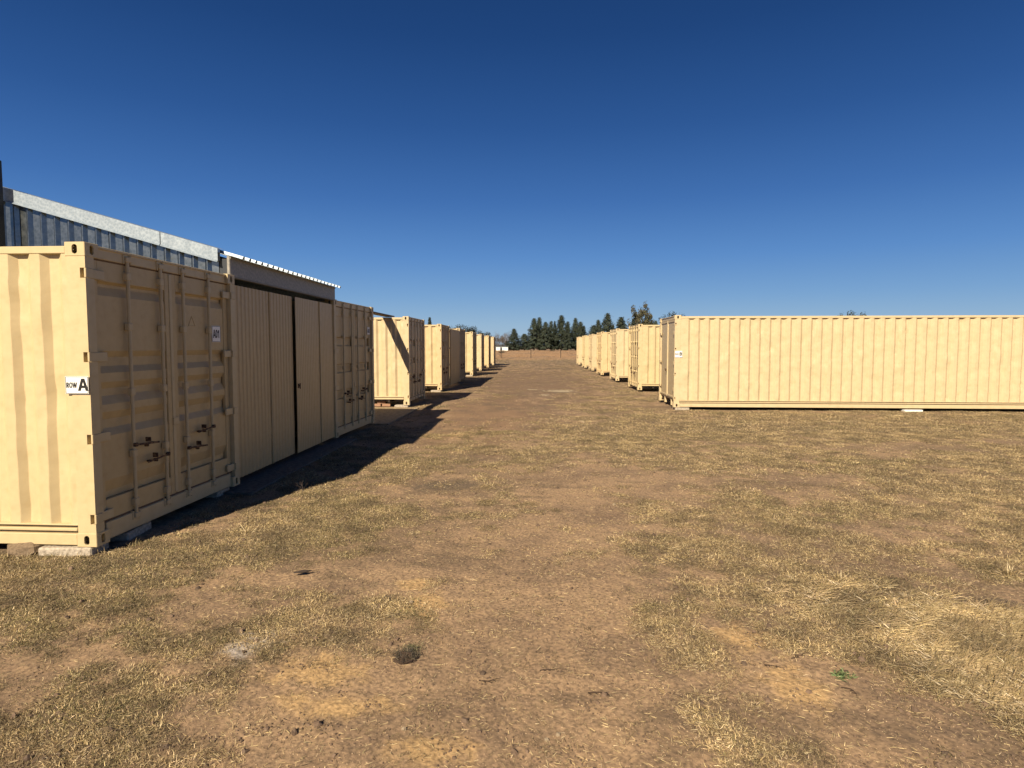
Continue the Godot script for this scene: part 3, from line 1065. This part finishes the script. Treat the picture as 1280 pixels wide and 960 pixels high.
func lump_mesh(r: float, seg: int, rings: int, seed_: int, squash := 0.7, rough := 0.3, smooth_ := false) -> ArrayMesh:
	var q := RandomNumberGenerator.new()
	q.seed = seed_
	var g := []
	for j in rings + 1:
		var line := []
		var f := PI * j / rings
		for i in seg:
			var a := TAU * i / seg
			var k := 1.0 + q.randf_range(-rough, rough)
			line.append(Vector3(cos(a) * sin(f), cos(f) * squash, sin(a) * sin(f)) * r * k)
		if j == 0 or j == rings:
			for i in seg:
				line[i] = line[0]
		g.append(line)
	var b := Mesher.new()
	for j in rings:
		for i in seg:
			var p0: Vector3 = g[j][i]
			var p1: Vector3 = g[j][(i + 1) % seg]
			var p2: Vector3 = g[j + 1][(i + 1) % seg]
			var p3: Vector3 = g[j + 1][i]
			if smooth_:
				b.tri3(p0, p1, p2, p0.normalized(), p1.normalized(), p2.normalized())
				b.tri3(p0, p2, p3, p0.normalized(), p2.normalized(), p3.normalized())
			else:
				b.quad(p0, p1, p2, p3, p0 + p1 + p2 + p3)
	return b.done()


# ---------------------------------------------------------------- small things on the ground
func build_small_things() -> void:
	# concrete apron before the sliding doors
	var b := Mesher.new()
	b.box(Vector3(-4.3, -0.05, -7.2), Vector3(-3.42, 0.03, -11.6), 0.01)
	tag(obj("concrete_apron", b.done(), m.slab), "narrow concrete strip at the foot of the sliding doors", "concrete strip", "", "structure")
	b = Mesher.new()
	b.box(Vector3(-9.0, -0.05, -13.85), Vector3(-3.35, 0.03, -17.6), 0.01)
	tag(obj("concrete_slab", b.done(), m.slab_pale), "sunlit pale slab in the gap before the third container of the left row", "concrete slab", "", "structure")
	# blocks the containers stand on
	var q := [
		[Vector3(0.46, 0.125, 0.24), Vector3(-4.03, 0.01, -5.13), 0.04, "whitish concrete block under the near corner of container A01", "concrete"],
		[Vector3(0.22, 0.12, 0.42), Vector3(-3.9, 0.005, -5.66), 0.1, "grey concrete block in shade under the door sill of container A01", "concrete"],
		[Vector3(0.3, 0.12, 0.3), Vector3(-3.92, 0.01, -7.22), 0.0, "dark concrete block under the far door corner of container A01", "concrete"],
		[Vector3(0.5, 0.10, 0.2), Vector3(10.4, 0.0, -17.3), 0.03, "small white block under the long side of the nearest right-hand container", "white_block"],
		[Vector3(0.4, 0.1, 0.4), Vector3(4.15, 0.018, -17.62), 0.0, "grey block under the near corner of the nearest right-hand container", "concrete"],
		[Vector3(0.4, 0.1, 0.36), Vector3(-3.93, 0.018, -18.0), 0.0, "pale block under the near corner of the third left container", "concrete"],
		[Vector3(0.4, 0.1, 0.36), Vector3(-3.9, 0.018, -24.1), 0.0, "pale block under the near corner of the fourth left container", "concrete"],
		[Vector3(0.4, 0.1, 0.36), Vector3(-3.95, 0.018, -36.85), 0.0, "pale block under the near corner of the sixth left container", "concrete"]]
	for k in q:
		b = Mesher.new()
		b.box(-k[0] * 0.5, k[0] * 0.5, 0.012)
		var o := obj("concrete_block", b.done(), m[k[4]])
		o.position = k[1]
		o.rotation.y = k[2]
		tag(o, k[3], "block", "blocks the containers stand on")
	for k in 3:
		b = Mesher.new()
		b.box(Vector3(-0.12, -0.04, -0.06), Vector3(0.12, 0.04, 0.06), 0.006)
		var o := obj("brick", b.done(), m.brick)
		o.position = Vector3([-4.42, -4.70, -4.57][k], [0.05, 0.05, 0.13][k], [-18.05, -18.06, -18.07][k])
		o.rotation.y = [0.05, -0.08, 0.12][k]
		tag(o, ["pinkish brick under the third left container, nearest its corner block", "pinkish brick under the third left container, farther from the lane", "pinkish brick laid on top of two others under the third left container"][k], "brick", "bricks under the third left container")
	var rk := obj("rock", lump_mesh(0.17, 9, 6, 5, 0.5, 0.12), m.rock)
	rk.position = Vector3(-4.42, 0.03, -5.12)
	tag(rk, "flat brown rock beside the whitish block under container A01", "rock")
	# stones on the bare soil
	var st := [[0.11, 2.76, 0.017, "pale rounded stone on bare soil, the upper of two at the bottom of the view"], [0.055, 2.72, 0.018, "greyish stone on bare soil, the lower of two at the bottom of the view"], [-0.61, 2.75, 0.018, "white stone on brown soil at the bottom edge, left of the two close stones"], [-0.86, 4.15, 0.02, "small white stone beside the sandy streak left of the track"], [-0.16, 2.95, 0.011, "tiny white pebble on the bare track, left of the two close stones"], [2.25, 3.9, 0.02, "pale stone lying in front of the long straw at the right"], [-1.45, 4.3, 0.016, "small pale stone in the turf left of the sandy streak"], [0.9, 6.9, 0.03, "white stone on the track beyond the nearer turf"]]
	for k in st.size():
		var o := obj("stone", lump_mesh(st[k][2] * 0.72, 8, 6, 100 + k, 0.7, 0.2, false), m.stone)
		o.position = Vector3(st[k][0], soil_height(st[k][0], st[k][1]) + st[k][2] * 0.2, -st[k][1])
		o.rotation.y = k * 1.3
		tag(o, st[k][3], "stone", "stones on the soil")
	# dark scrap of bark
	var sc := obj("bark_scrap", lump_mesh(0.05, 7, 4, 44, 0.3, 0.25), m.bark)
	sc.position = Vector3(-1.83, 0.022, -4.68)
	sc.scale = Vector3(1.3, 0.7, 0.5)
	sc.rotation.y = 0.35
	tag(sc, "dark scrap of bark lying on the turf left of the track", "bark")
	# dark clump of dead plant
	var t := thing("dead_clump", "round dark clump of matted dead plant beside the sandy patch left of centre", "plant", Vector3(-0.74, soil_height(-0.74, 3.42), -3.42))
	obj("root_mat", lump_mesh(0.068, 14, 8, 9, 0.5, 0.22), m.root, t)
	obj("stems", tuft_mesh(700, 0.06, 0.015, 0.045, 0.003, 0.1, 1.3, 0.0, [Color(0.05, 0.04, 0.03), Color(0.08, 0.065, 0.045), Color(0.14, 0.115, 0.075), Color(0.035, 0.03, 0.025)], 7), m.blade, t, Vector3(0, 0.02, 0))
	obj("leaves", tuft_mesh(320, 0.065, 0.012, 0.035, 0.003, 0.1, 1.0, 0.0, [Color(0.13, 0.125, 0.06), Color(0.18, 0.165, 0.085), Color(0.09, 0.08, 0.045)], 8), m.blade, t, Vector3(0.01, 0.01, -0.09))
	# green weed
	t = thing("green_weed", "small dark green weed on bare soil at the right", "plant", Vector3(1.69, soil_height(1.69, 3.33), -3.33))
	obj("leaves", tuft_mesh(130, 0.045, 0.02, 0.055, 0.006, 0.1, 1.0, 0.0, [Color(0.08, 0.14, 0.05), Color(0.12, 0.17, 0.06), Color(0.17, 0.2, 0.09)], 12), m.blade, t)
	# straw tuft standing up
	for k in 3:
		t = thing("straw_tuft", ["upright pale straw tuft right of the track", "upright straw tuft near the right edge beyond the long straw", "small straw tuft left of the track under container A01"][k], "grass tuft", [Vector3(2.33, 0, -4.73), Vector3(3.75, 0, -4.9), Vector3(-2.75, 0, -5.7)][k], 0.0, "upright straw tufts")
		obj("blades", tuft_mesh(46, 0.04, 0.05, 0.15, 0.004, 0.5, 1.45, 0.0, STRAW, 140 + k), m.blade, t)
	for k in 7:
		t = thing("straw_tuft", "short straw tuft by container A01, %s" % ["in front of the flat brown rock", "between the rock and the whitish block", "before the left end of the whitish block", "before the middle of the whitish block", "before the right end of the whitish block", "just right of the whitish block", "farthest right, at the edge of the shadow"][k], "grass tuft", Vector3([-4.45, -4.3, -4.12, -3.98, -3.84, -3.72, -3.62][k], 0, -[4.95, 4.92, 4.96, 4.93, 4.96, 5.1, 5.3][k]), k * 1.1, "straw tufts at the foot of container A01")
		obj("blades", tuft_mesh(60, 0.07, 0.025, 0.085, 0.0035, 0.4, 1.4, 0.0, OLIVE if k % 2 == 0 else STRAW, 160 + k), m.blade, t)
	# bare dead weed in the shade
	t = thing("dead_weed", "leafless branching dead weed at the edge of the container shadow", "plant", Vector3(-2.78, 0, -7.15))
	b = Mesher.new()
	twigs(b, Vector3.ZERO, Vector3(0.1, 1, 0).normalized(), 0.085, 0.003, 4, 23)
	obj("stem", b.done(), m.twig, t)
	# dark runners of root on the bare patches
	for k in 6:
		b = Mesher.new()
		var a: Vector3 = [Vector3(1.3, 0, -3.42), Vector3(1.62, 0, -3.2), Vector3(1.48, 0, -3.5), Vector3(0.28, 0, -3.1), Vector3(0.03, 0, -3.3), Vector3(-0.3, 0, -3.2)][k]
		var r := RandomNumberGenerator.new()
		r.seed = 300 + k
		var dir := r.randf_range(-0.6, 0.6)
		for i in 5:
			var e := a + Vector3(cos(dir), 0, sin(dir)) * r.randf_range(0.015, 0.035)
			b.tube(a + Vector3.UP * (soil_height(a.x, -a.z) + 0.003), e + Vector3.UP * (soil_height(e.x, -e.z) + 0.003), 0.0042 * (1.0 - i * 0.16), 0.0042 * (0.86 - i * 0.16), 5)
			if r.randf() < 0.6:
				var f := a + Vector3(cos(dir + 1.2), 0.15, sin(dir + 1.2)) * 0.022
				b.tube(a + Vector3.UP * (soil_height(a.x, -a.z) + 0.003), f + Vector3.UP * (soil_height(f.x, -f.z) + 0.003), 0.004, 0.002, 5)
			a = e
			dir += r.randfn(0, 0.5)
		tag(obj("root_runner", b.done(), m.root), ["dark root runner on the yellow sand, upper one", "dark root runner on bare soil left of the green weed", "dark root runner on the yellow sand, lower one", "dark root runner on the bare track, right of centre", "dark root runner on the bare track at its middle", "dark root runner on the track right of the dead clump"][k], "root", "root runners on the soil")


func twigs(b: Mesher, o: Vector3, dir: Vector3, ln: float, r: float, deep: int, seed_: int) -> void:
	var q := RandomNumberGenerator.new()
	q.seed = seed_
	var e := o + dir * ln
	b.tube(o, e, r, r * 0.65, 4 if deep < 3 else 6, false)
	if deep == 0:
		return
	for k in 2 + q.randi() % 2:
		var d := (dir + Vector3(q.randfn(0, 0.5), q.randfn(0.1, 0.3), q.randfn(0, 0.5))).normalized()
		twigs(b, o + dir * ln * q.randf_range(0.55, 1.0), d, ln * q.randf_range(0.6, 0.85), r * 0.6, deep - 1, q.randi())


# ---------------------------------------------------------------- trees, fence, far things
func leaf_card(b: Mesher, p: Vector3, out: Vector3, s: float, r: RandomNumberGenerator, tones: Array) -> void:
	b.col = tones[r.randi() % tones.size()] * r.randf_range(0.7, 1.3)
	b.col.a = 1.0
	var nn := (out + Vector3(r.randfn(0, 0.5), r.randfn(0.2, 0.4), r.randfn(0, 0.5))).normalized()
	var u := nn.cross(Vector3(r.randf() - 0.5, r.randf() - 0.5, r.randf() - 0.5)).normalized() * s
	var w := nn.cross(u).normalized() * s * 0.6
	b.tri3(p - u * 0.5 - w * 0.5, p + u * 0.6, p + w * 0.7 - u * 0.2, nn, nn, nn)
	b.tri3(p - u * 0.6 + w * 0.1, p + w * 0.3 + u * 0.4, p - w * 0.6, nn, nn, nn)


func conifer_crown(seed_: int, shape: float, count: int) -> ArrayMesh:
	# one metre tall and about one wide: whorls of drooping boughs with sprays along them
	var r := RandomNumberGenerator.new()
	r.seed = seed_
	var b := Mesher.new()
	b.coloured = true
	var tones := [Color(0.030, 0.045, 0.028), Color(0.022, 0.034, 0.024), Color(0.042, 0.058, 0.034), Color(0.05, 0.056, 0.034)]
	var boughs := 90
	for k in boughs:
		var y := 0.06 + 0.93 * pow(float(k) / boughs, 0.9)
		var a := k * 2.4 + r.randf() * 0.7
		var reach := (pow(1.0 - y, shape) * 0.5 + 0.012) * r.randf_range(0.6, 1.12)
		var n_ := int(count / boughs * (0.35 + 1.5 * reach / 0.5)) + 3
		for i in n_:
			var t := sqrt(r.randf())
			var p := Vector3(cos(a), 0, sin(a)) * reach * t + Vector3(r.randfn(0, 0.03), r.randfn(0, 0.018) + 0.03 * t - 0.05 * t * t, r.randfn(0, 0.03))
			p.y += y
			if p.y > 1.0:
				p.y = 1.0 - r.randf() * 0.02
			leaf_card(b, p, Vector3(cos(a), 0.3, sin(a)), r.randf_range(0.025, 0.055) * (0.6 + reach), r, tones)
	return b.done()


func round_crown(seed_: int, count: int, tones: Array, size := 1.0) -> ArrayMesh:
	var r := RandomNumberGenerator.new()
	r.seed = seed_
	var b := Mesher.new()
	b.coloured = true
	for k in 26:
		var c := Vector3(r.randfn(0, 0.2), 0.62 + r.randfn(0, 0.16), r.randfn(0, 0.2))
		var s := r.randf_range(0.08, 0.17)
		for i in count / 26:
			var d := Vector3(r.randfn(0, 1), r.randfn(0, 0.8), r.randfn(0, 1)).normalized()
			leaf_card(b, c + d * s * pow(r.randf(), 0.4), d, r.randf_range(0.03, 0.055) * size, r, tones)
	return b.done()


func trunk_mesh(r0: float, top: float) -> ArrayMesh:
	var b := Mesher.new()
	b.tube(Vector3(0, -0.02, 0), Vector3(0.004, top * 0.5, 0.003), r0, r0 * 0.65, 8, false)
	b.tube(Vector3(0.004, top * 0.5, 0.003), Vector3(0, top, 0), r0 * 0.65, r0 * 0.15, 8, false)
	var q := RandomNumberGenerator.new()
	q.seed = int(r0 * 10000)
	for k in 14:
		var y := top * (0.15 + 0.8 * k / 14.0)
		var a := k * 2.4
		b.tube(Vector3(0, y, 0), Vector3(cos(a), 0.15, sin(a)) * 0.32 * (1.05 - y) + Vector3(0, y, 0), r0 * 0.25, r0 * 0.06, 4, false)
	return b.done()


func build_trees() -> void:
	var protos := []
	for k in 3:
		protos.append([conifer_crown(200 + k, [0.8, 0.95, 0.7][k], 5200), trunk_mesh(0.03, 0.95)])
	# x, top above the soil, width, depth, form, what sets it apart
	var rows := [
		[-45.1, 13.9, 4.6, 262.0, 1, "narrow dark conifer showing alone above the fourth left container"],
		[-8.8, 8.9, 5.4, 255.0, 0, "single dark conifer left of the conifer belt, beside the bare grey trees"],
		[-4.6, 7.0, 5.8, 262.0, 2, "low dark conifer at the left end of the conifer belt"],
		[-0.5, 13.2, 6.2, 258.0, 0, "tall conifer at the left of the belt, left one of a close pair of tips"],
		[1.7, 13.9, 6.0, 264.0, 1, "tall conifer at the left of the belt, right one of a close pair of tips"],
		[4.3, 11.7, 5.2, 256.0, 2, "conifer in the belt just right of the paired tall tips"],
		[6.7, 12.2, 5.2, 262.0, 1, "conifer left of the thin spire in the belt"],
		[8.4, 12.5, 3.0, 268.0, 0, "thin conifer spire in the middle of the belt"],
		[10.9, 14.4, 6.8, 258.0, 0, "tallest conifer between the two rows of containers"],
		[13.4, 11.8, 5.2, 255.0, 1, "conifer right of the tallest one between the rows"],
		[16.9, 13.5, 5.4, 261.0, 0, "pointed conifer above the end of the right row"],
		[18.8, 11.8, 4.4, 257.0, 2, "conifer just right of the pointed one above the right row's end"],
		[20.6, 10.4, 4.8, 263.0, 1, "lower conifer over the far end of the right row"],
		[24.4, 10.4, 7.0, 258.0, 2, "broad low conifer over the right row, left of a two-tip group"],
		[26.8, 12.8, 5.2, 264.0, 0, "conifer with a thin leader over the right row"],
		[30.1, 15.3, 7.4, 258.0, 0, "tall broad conifer behind the middle of the right row"],
		[33.3, 10.6, 5.0, 266.0, 1, "low conifer filling the dip behind the right row"],
		[35.8, 13.8, 7.0, 259.0, 2, "broad dark conifer behind the right row, left of the leafy tree"],
		[40.4, 12.8, 5.4, 256.0, 1, "conifer next to the leafy tree on its left"],
		[50.7, 12.4, 4.6, 262.0, 2, "conifer next to the leafy tree on its right"],
		[53.3, 13.1, 4.6, 258.0, 1, "conifer over the roof edge of the nearest right container"]]
	var proto: Array = []
	for k in rows.size():
		var q: Array = rows[k]
		var t := thing("conifer_tree", q[5], "tree", Vector3(q[0], 0, -q[3]), k * 1.9, "dark conifers beyond the field")
		var cr := obj("crown", protos[q[4]][0], m.leaf, t)
		var tr := obj("trunk", protos[q[4]][1], m.bark, t)
		t.scale = Vector3(q[2] * 1.75, q[1] * 1.02, q[2] * 1.75)
	var green := [Color(0.075, 0.08, 0.04), Color(0.055, 0.06, 0.032), Color(0.1, 0.095, 0.05), Color(0.09, 0.07, 0.04)]
	var leafy := [round_crown(301, 2600, green), round_crown(302, 2200, green), trunk_mesh(0.022, 0.7)]
	var deep := [Color(0.03, 0.04, 0.024), Color(0.045, 0.05, 0.03), Color(0.024, 0.03, 0.02)]
	var dense := round_crown(303, 2600, deep)
	for q in [
		[44.0, 18.6, 8.0, 262.0, 0, "tall brownish green leafy tree rising above the right row"],
		[47.9, 17.6, 7.0, 266.0, 1, "brownish green leafy tree close beside the taller one above the right row"],
		[58.0, 16.2, 10.0, 260.0, 2, "dark rounded tree peeping over the near corner of the nearest right container"],
		[129.7, 16.6, 8.0, 262.0, 2, "dark treetop barely showing above the long right container"],
		[134.6, 15.8, 8.0, 262.0, 2, "second smaller dark treetop above the long right container"],
		[-32.9, 11.0, 11.0, 258.0, 2, "dull round treetop above the fifth left container"],
		[-28.0, 10.3, 9.0, 262.0, 2, "dull round treetop right of another, above the sixth left container"],
		[-23.5, 8.6, 9.0, 266.0, 2, "low dark round tree behind the far left containers"]]:
		var t := thing("leafy_tree", q[5], "tree", Vector3(q[0], 0, -q[3]), q[0], "leafy trees beyond the field")
		obj("crown", dense if q[4] == 2 else leafy[q[4]], m.leaf, t)
		obj("trunk", leafy[2], m.bark, t)
		t.scale = Vector3(q[2] * 1.25, q[1] * 1.02, q[2] * 1.25)
	var bare := round_crown(305, 1500, [Color(0.16, 0.13, 0.11), Color(0.12, 0.1, 0.085), Color(0.2, 0.165, 0.14)], 0.5)
	for k in 4:
		var b := Mesher.new()
		twigs(b, Vector3.ZERO, Vector3(0.03, 1, 0.02).normalized(), 2.3, 0.2, 7, 400 + k)
		var t := thing("bare_tree", ["leafless grey tree behind the end of the left row", "leafless grey tree left of the single conifer", "leafless tree right behind the white shed", "thin leafless tree nearest the left row's end"][k], "tree", Vector3([-15.6, -12.2, -14.0, -18.4][k], 0, -[262.0, 258.0, 268.0, 264.0][k]), k * 1.3, "bare grey trees beyond the field")
		obj("trunk", b.done(), m.twig, t)
		obj("crown", bare, m.leaf, t).scale = Vector3(9.0, 8.4, 9.0)
		t.scale = Vector3.ONE * [0.98, 1.02, 0.9, 0.82][k]
	# low scrub at the foot of the bare trees
	var scrub := []
	for k in 260:
		var x := rng.randf_range(-26.0, -9.0)
		var s := rng.randf_range(1.6, 3.2)
		scrub.append([Transform3D(Basis(Vector3.UP, rng.randf() * TAU).scaled(Vector3(s, s, s)), Vector3(x, 0, -rng.randf_range(262.0, 274.0))), Color(1, 1, 1)])
	scatter("scrub", "brown leafless scrub below the bare grey trees", "scrub", tuft_mesh(60, 0.6, 0.4, 1.4, 0.05, 0.5, 1.5, 0.0, [Color(0.12, 0.1, 0.08), Color(0.16, 0.13, 0.1), Color(0.09, 0.08, 0.06)], 95), m.blade, scrub)
	# white shed at the field's edge
	var s := thing("white_shed", "low white shed in front of the bare trees at the far end of the lane", "shed", Vector3(-13.2, 0, -252.0))
	var b := Mesher.new()
	b.box(Vector3(-2.9, 0, 0), Vector3(2.0, 1.5, -3.0))
	obj("wall", b.done(), m.white, s)
	b = Mesher.new()
	b.box(Vector3(-3.1, 1.5, 0.2), Vector3(2.2, 1.62, -3.2))
	obj("roof", b.done(), m.zinc, s)
	b = Mesher.new()
	b.box(Vector3(-1.2, 0, 0.03), Vector3(-0.4, 1.3, -0.05))
	obj("door", b.done(), m.dark_steel, s)
	# wire fence across the field
	var f := thing("wire_fence", "thin wire fence with dark posts across the field", "fence", Vector3(0, 0, -92.0))
	var post := Mesher.new()
	post.box(Vector3(-0.045, -0.2, -0.045), Vector3(0.045, 1.35, 0.045), 0.006)
	var pm := post.done()
	for k in 26:
		obj("post", pm, m.dark_wood, f, Vector3(-22.9 + 4.45 * k, 0, sin(k * 2.1) * 0.1))
	for y in [0.35, 0.65, 0.95, 1.25]:
		b = Mesher.new()
		for k in 25:
			b.tube(Vector3(-22.9 + 4.45 * k, y, 0.05 + sin(k * 2.1) * 0.1), Vector3(-18.45 + 4.45 * k, y, 0.05 + sin((k + 1) * 2.1) * 0.1), 0.006, 0.006, 4, false)
		obj("wire", b.done(), m.dark_wood, f)
	# dark bush in the field
	for k in 3:
		var t := thing("field_bush", ["dark brown bush in the pinkish field between the rows", "small low bush in the field left of the dark brown one", "small bush at the foot of the conifer belt"][k], "bush", Vector3([-8.6, -11.3, 6.0][k], 0, -[158.0, 150.0, 214.0][k]), 0.0, "bushes in the field")
		obj("stems", tuft_mesh(260, 0.7, 0.3, [1.3, 0.7, 1.1][k], 0.05, 0.4, 1.5, 0.0, [Color(0.13, 0.1, 0.07), Color(0.17, 0.12, 0.08), Color(0.09, 0.08, 0.05)], 97 + k), m.blade, t)


# ---------------------------------------------------------------- the rows
func build_rows() -> void:
	build_parts()
	var gl := "cream containers of the left row"
	var gr := "cream containers of the right row"
	var a1 := container("nearest left container, ROW A on its corner post and A01 on its shaded doors", "four", true, 0, m.paint, gl)
	place_left(a1, -3.75, 5.03, 1.43)
	# warning triangle painted over on the right door
	var tr := Mesher.new()
	for k in 3:
		var p0 := Vector3(-0.058, 1.98 + 0.07 * sin(TAU * k / 3.0 + PI / 2), -1.60 + 0.07 * cos(TAU * k / 3.0 + PI / 2))
		var p1 := Vector3(-0.058, 1.98 + 0.07 * sin(TAU * (k + 1) / 3.0 + PI / 2), -1.60 + 0.07 * cos(TAU * (k + 1) / 3.0 + PI / 2))
		tr.tube(p0, p1, 0.003, 0.003, 5)
	obj("warning_triangle", tr.done(), m.paint_sheet, a1)
	var a2 := container("second left container, its shaded doors bearing the A02 plate, beyond the sliding doors", "grooves", true, 1, m.paint, gl)
	place_left(a2, -3.72, 11.29, 2.15)
	var a3 := container("third left container with a diagonal band of shadow across its sunlit side", "grooves", false, 2, m.paint_pale, gl)
	place_left(a3, -3.68, 17.80, 0.63)
	place_left(copy_of(a3, "fourth left container, its doors meeting the plain sheet doors"), -3.66, 23.91, -0.69)
	place_left(copy_of(a3, "fifth left container, just beyond the plain sheet doors"), -3.62, 29.45, -0.3)
	place_left(copy_of(a3, "sixth left container, first of four bright narrow sides at the row's far end"), -3.73, 36.67, -0.09)
	place_left(copy_of(a3, "seventh left container, second of four bright narrow sides at the row's far end"), -3.81, 43.47, -0.24)
	place_left(copy_of(a3, "eighth left container, third of four bright narrow sides at the row's far end"), -3.77, 49.72, -0.21)
	place_left(copy_of(a3, "ninth and last container of the left row"), -3.77, 55.94, -0.17)
	var r1 := container("nearest right container showing its whole long sunlit side and plain flat doors", "flat", true, 2, m.paint_pale, gr)
	place_right(r1, 3.90, 17.42, 1.6)
	place_right(copy_of(a3, "second right container, partly hidden by the nearest one, with rusty locking handles", gr), 4.03, 24.31, -0.25)
	place_right(copy_of(a3, "third right container, between the second and fourth", gr), 4.00, 30.68, -0.28)
	place_right(copy_of(a3, "fourth container of the right row, halfway along it", gr), 3.93, 37.01, -0.41)
	place_right(copy_of(a3, "fifth container of the right row", gr), 3.99, 43.65, -0.24)
	place_right(copy_of(a3, "sixth container of the right row, last but one", gr), 3.92, 49.18, -0.39)
	place_right(copy_of(a3, "seventh and last container of the right row, nearest the field", gr), 3.99, 57.04, -0.28)
	# plates
	var yaw1 := -deg_to_rad(1.43)
	var s := sign_plate("row_sign", "white ROW A plate on the sunlit corner post of container A01", 0.205, 0.15, Vector3(-3.86, 1.47, -5.026), yaw1)
	lettering("ROW", 0.062, s, Vector3(-0.047, -0.002, 0.0045), 0.66, 0.0)
	lettering("A", 0.135, s, Vector3(0.054, -0.002, 0.0045))
	s = sign_plate("number_sign", "white A01 plate on the shaded right door of container A01", 0.185, 0.19, Vector3(-3.75 + 0.025 * 2.075 - 0.053, 1.94, -5.03 - 2.075), yaw1 + PI / 2)
	lettering("A01", 0.13, s, Vector3(0, -0.002, 0.0045), 0.62, 0.15)
	var yaw2 := -deg_to_rad(2.15)
	s = sign_plate("number_sign", "white A02 plate on the shaded doors of container A02", 0.19, 0.17, Vector3(-3.72 + 0.0375 * 2.2 - 0.05, 2.135, -11.29 - 2.2), yaw2 + PI / 2)
	lettering("A02", 0.125, s, Vector3(0, -0.002, 0.0045), 0.62, 0.15)
	s = sign_plate("row_sign", "white ROW B plate on the corner post of the nearest right container", 0.21, 0.19, Vector3(4.02, 1.575, -17.415), -deg_to_rad(1.6))
	lettering("ROW", 0.062, s, Vector3(-0.047, 0.0, 0.0045), 0.66, 0.0)
	lettering("B", 0.13, s, Vector3(0.053, 0.0, 0.0045))


# ---------------------------------------------------------------- light
func sky_image() -> Image:
	var im := Image.create(64, 512, false, Image.FORMAT_RGBF)
	# elevation in degrees and sRGB colour there
	var stops := [[0.0, Color8(168, 190, 208)], [2.0, Color8(150, 182, 210)], [4.5, Color8(122, 164, 208)], [8.0, Color8(93, 141, 200)], [13.0, Color8(66, 112, 176)], [19.0, Color8(46, 88, 149)], [26.0, Color8(32, 69, 124)], [33.0, Color8(25, 58, 108)], [50.0, Color8(18, 46, 90)], [90.0, Color8(13, 34, 70)]]
	for y in 512:
		var e := 90.0 - (y + 0.5) / 512.0 * 180.0
		var c: Color = stops[0][1]
		if e < 0.0:
			c = Color8(150, 125, 95)
		else:
			for k in stops.size() - 1:
				if e >= stops[k][0] and e <= stops[k + 1][0]:
					var t: float = (e - stops[k][0]) / (stops[k + 1][0] - stops[k][0])
					c = stops[k][1].lerp(stops[k + 1][1], t)
		c = c.srgb_to_linear() * (1.0 / 1.7)
		for x in 64:
			im.set_pixel(x, y, c)
	return im


func _ready() -> void:
	var cam := Camera3D.new()
	cam.name = "camera"
	cam.position = Vector3(0, 1.722 + BASE, 0)
	cam.rotation_degrees = Vector3(-3.522, 2.167, 0)
	cam.fov = 64.035
	cam.near = 0.05
	cam.far = 6000.0
	add_child(cam)
	cam.current = true
	var env := Environment.new()
	env.background_mode = Environment.BG_SKY
	var sky := Sky.new()
	var pano := PanoramaSkyMaterial.new()
	pano.panorama = ImageTexture.create_from_image(sky_image())
	sky.sky_material = pano
	env.sky = sky
	env.tonemap_mode = Environment.TONE_MAPPER_LINEAR
	env.tonemap_exposure = 1.7
	env.sdfgi_enabled = true
	env.ssao_enabled = true
	env.ssil_enabled = true
	var we := WorldEnvironment.new()
	we.name = "world_environment"
	we.environment = env
	add_child(we)
	var sun := DirectionalLight3D.new()
	sun.name = "sun"
	sun.light_color = Color(1.0, 0.93, 0.82)
	sun.light_energy = 1.6
	sun.light_angular_distance = 0.5
	sun.shadow_enabled = true
	add_child(sun)
	sun.look_at_from_position(Vector3.ZERO, Vector3(0.47, -1.0, -1.3), Vector3.UP)

	rng.seed = 7
	noise_a.noise_type = FastNoiseLite.TYPE_SIMPLEX_SMOOTH
	noise_a.frequency = 0.55
	noise_a.seed = 2
	noise_a.fractal_octaves = 3
	noise_b.noise_type = FastNoiseLite.TYPE_SIMPLEX_SMOOTH
	noise_b.frequency = 2.6
	noise_b.seed = 4
	noise_b.fractal_octaves = 3
	noise_c.noise_type = FastNoiseLite.TYPE_SIMPLEX_SMOOTH
	noise_c.frequency = 9.0
	noise_c.seed = 6
	noise_c.fractal_octaves = 3

	make_materials()
	m.zinc_dull = grained(Color(0.6, 0.58, 0.55), 0.55, m.zinc.albedo_texture, 1.3, m.zinc.normal_texture, 0.4, 0.05)
	m.slab_pale = grained(Color(0.75, 0.68, 0.56), 0.92, m.slab.albedo_texture, 0.5)
	m.white_block = m.white
	m.stone = grained(Color(0.74, 0.68, 0.6), 0.92, m.rock.albedo_texture, 6.0)
	m.root = flat(Color(0.24, 0.185, 0.14), 0.95)
	m.dark_wood = flat(Color(0.2, 0.17, 0.15), 0.9)
	build_rows()
	build_shed()
	build_gap_doors()
	build_ground()
	build_small_things()
	build_trees()
	build_grass()
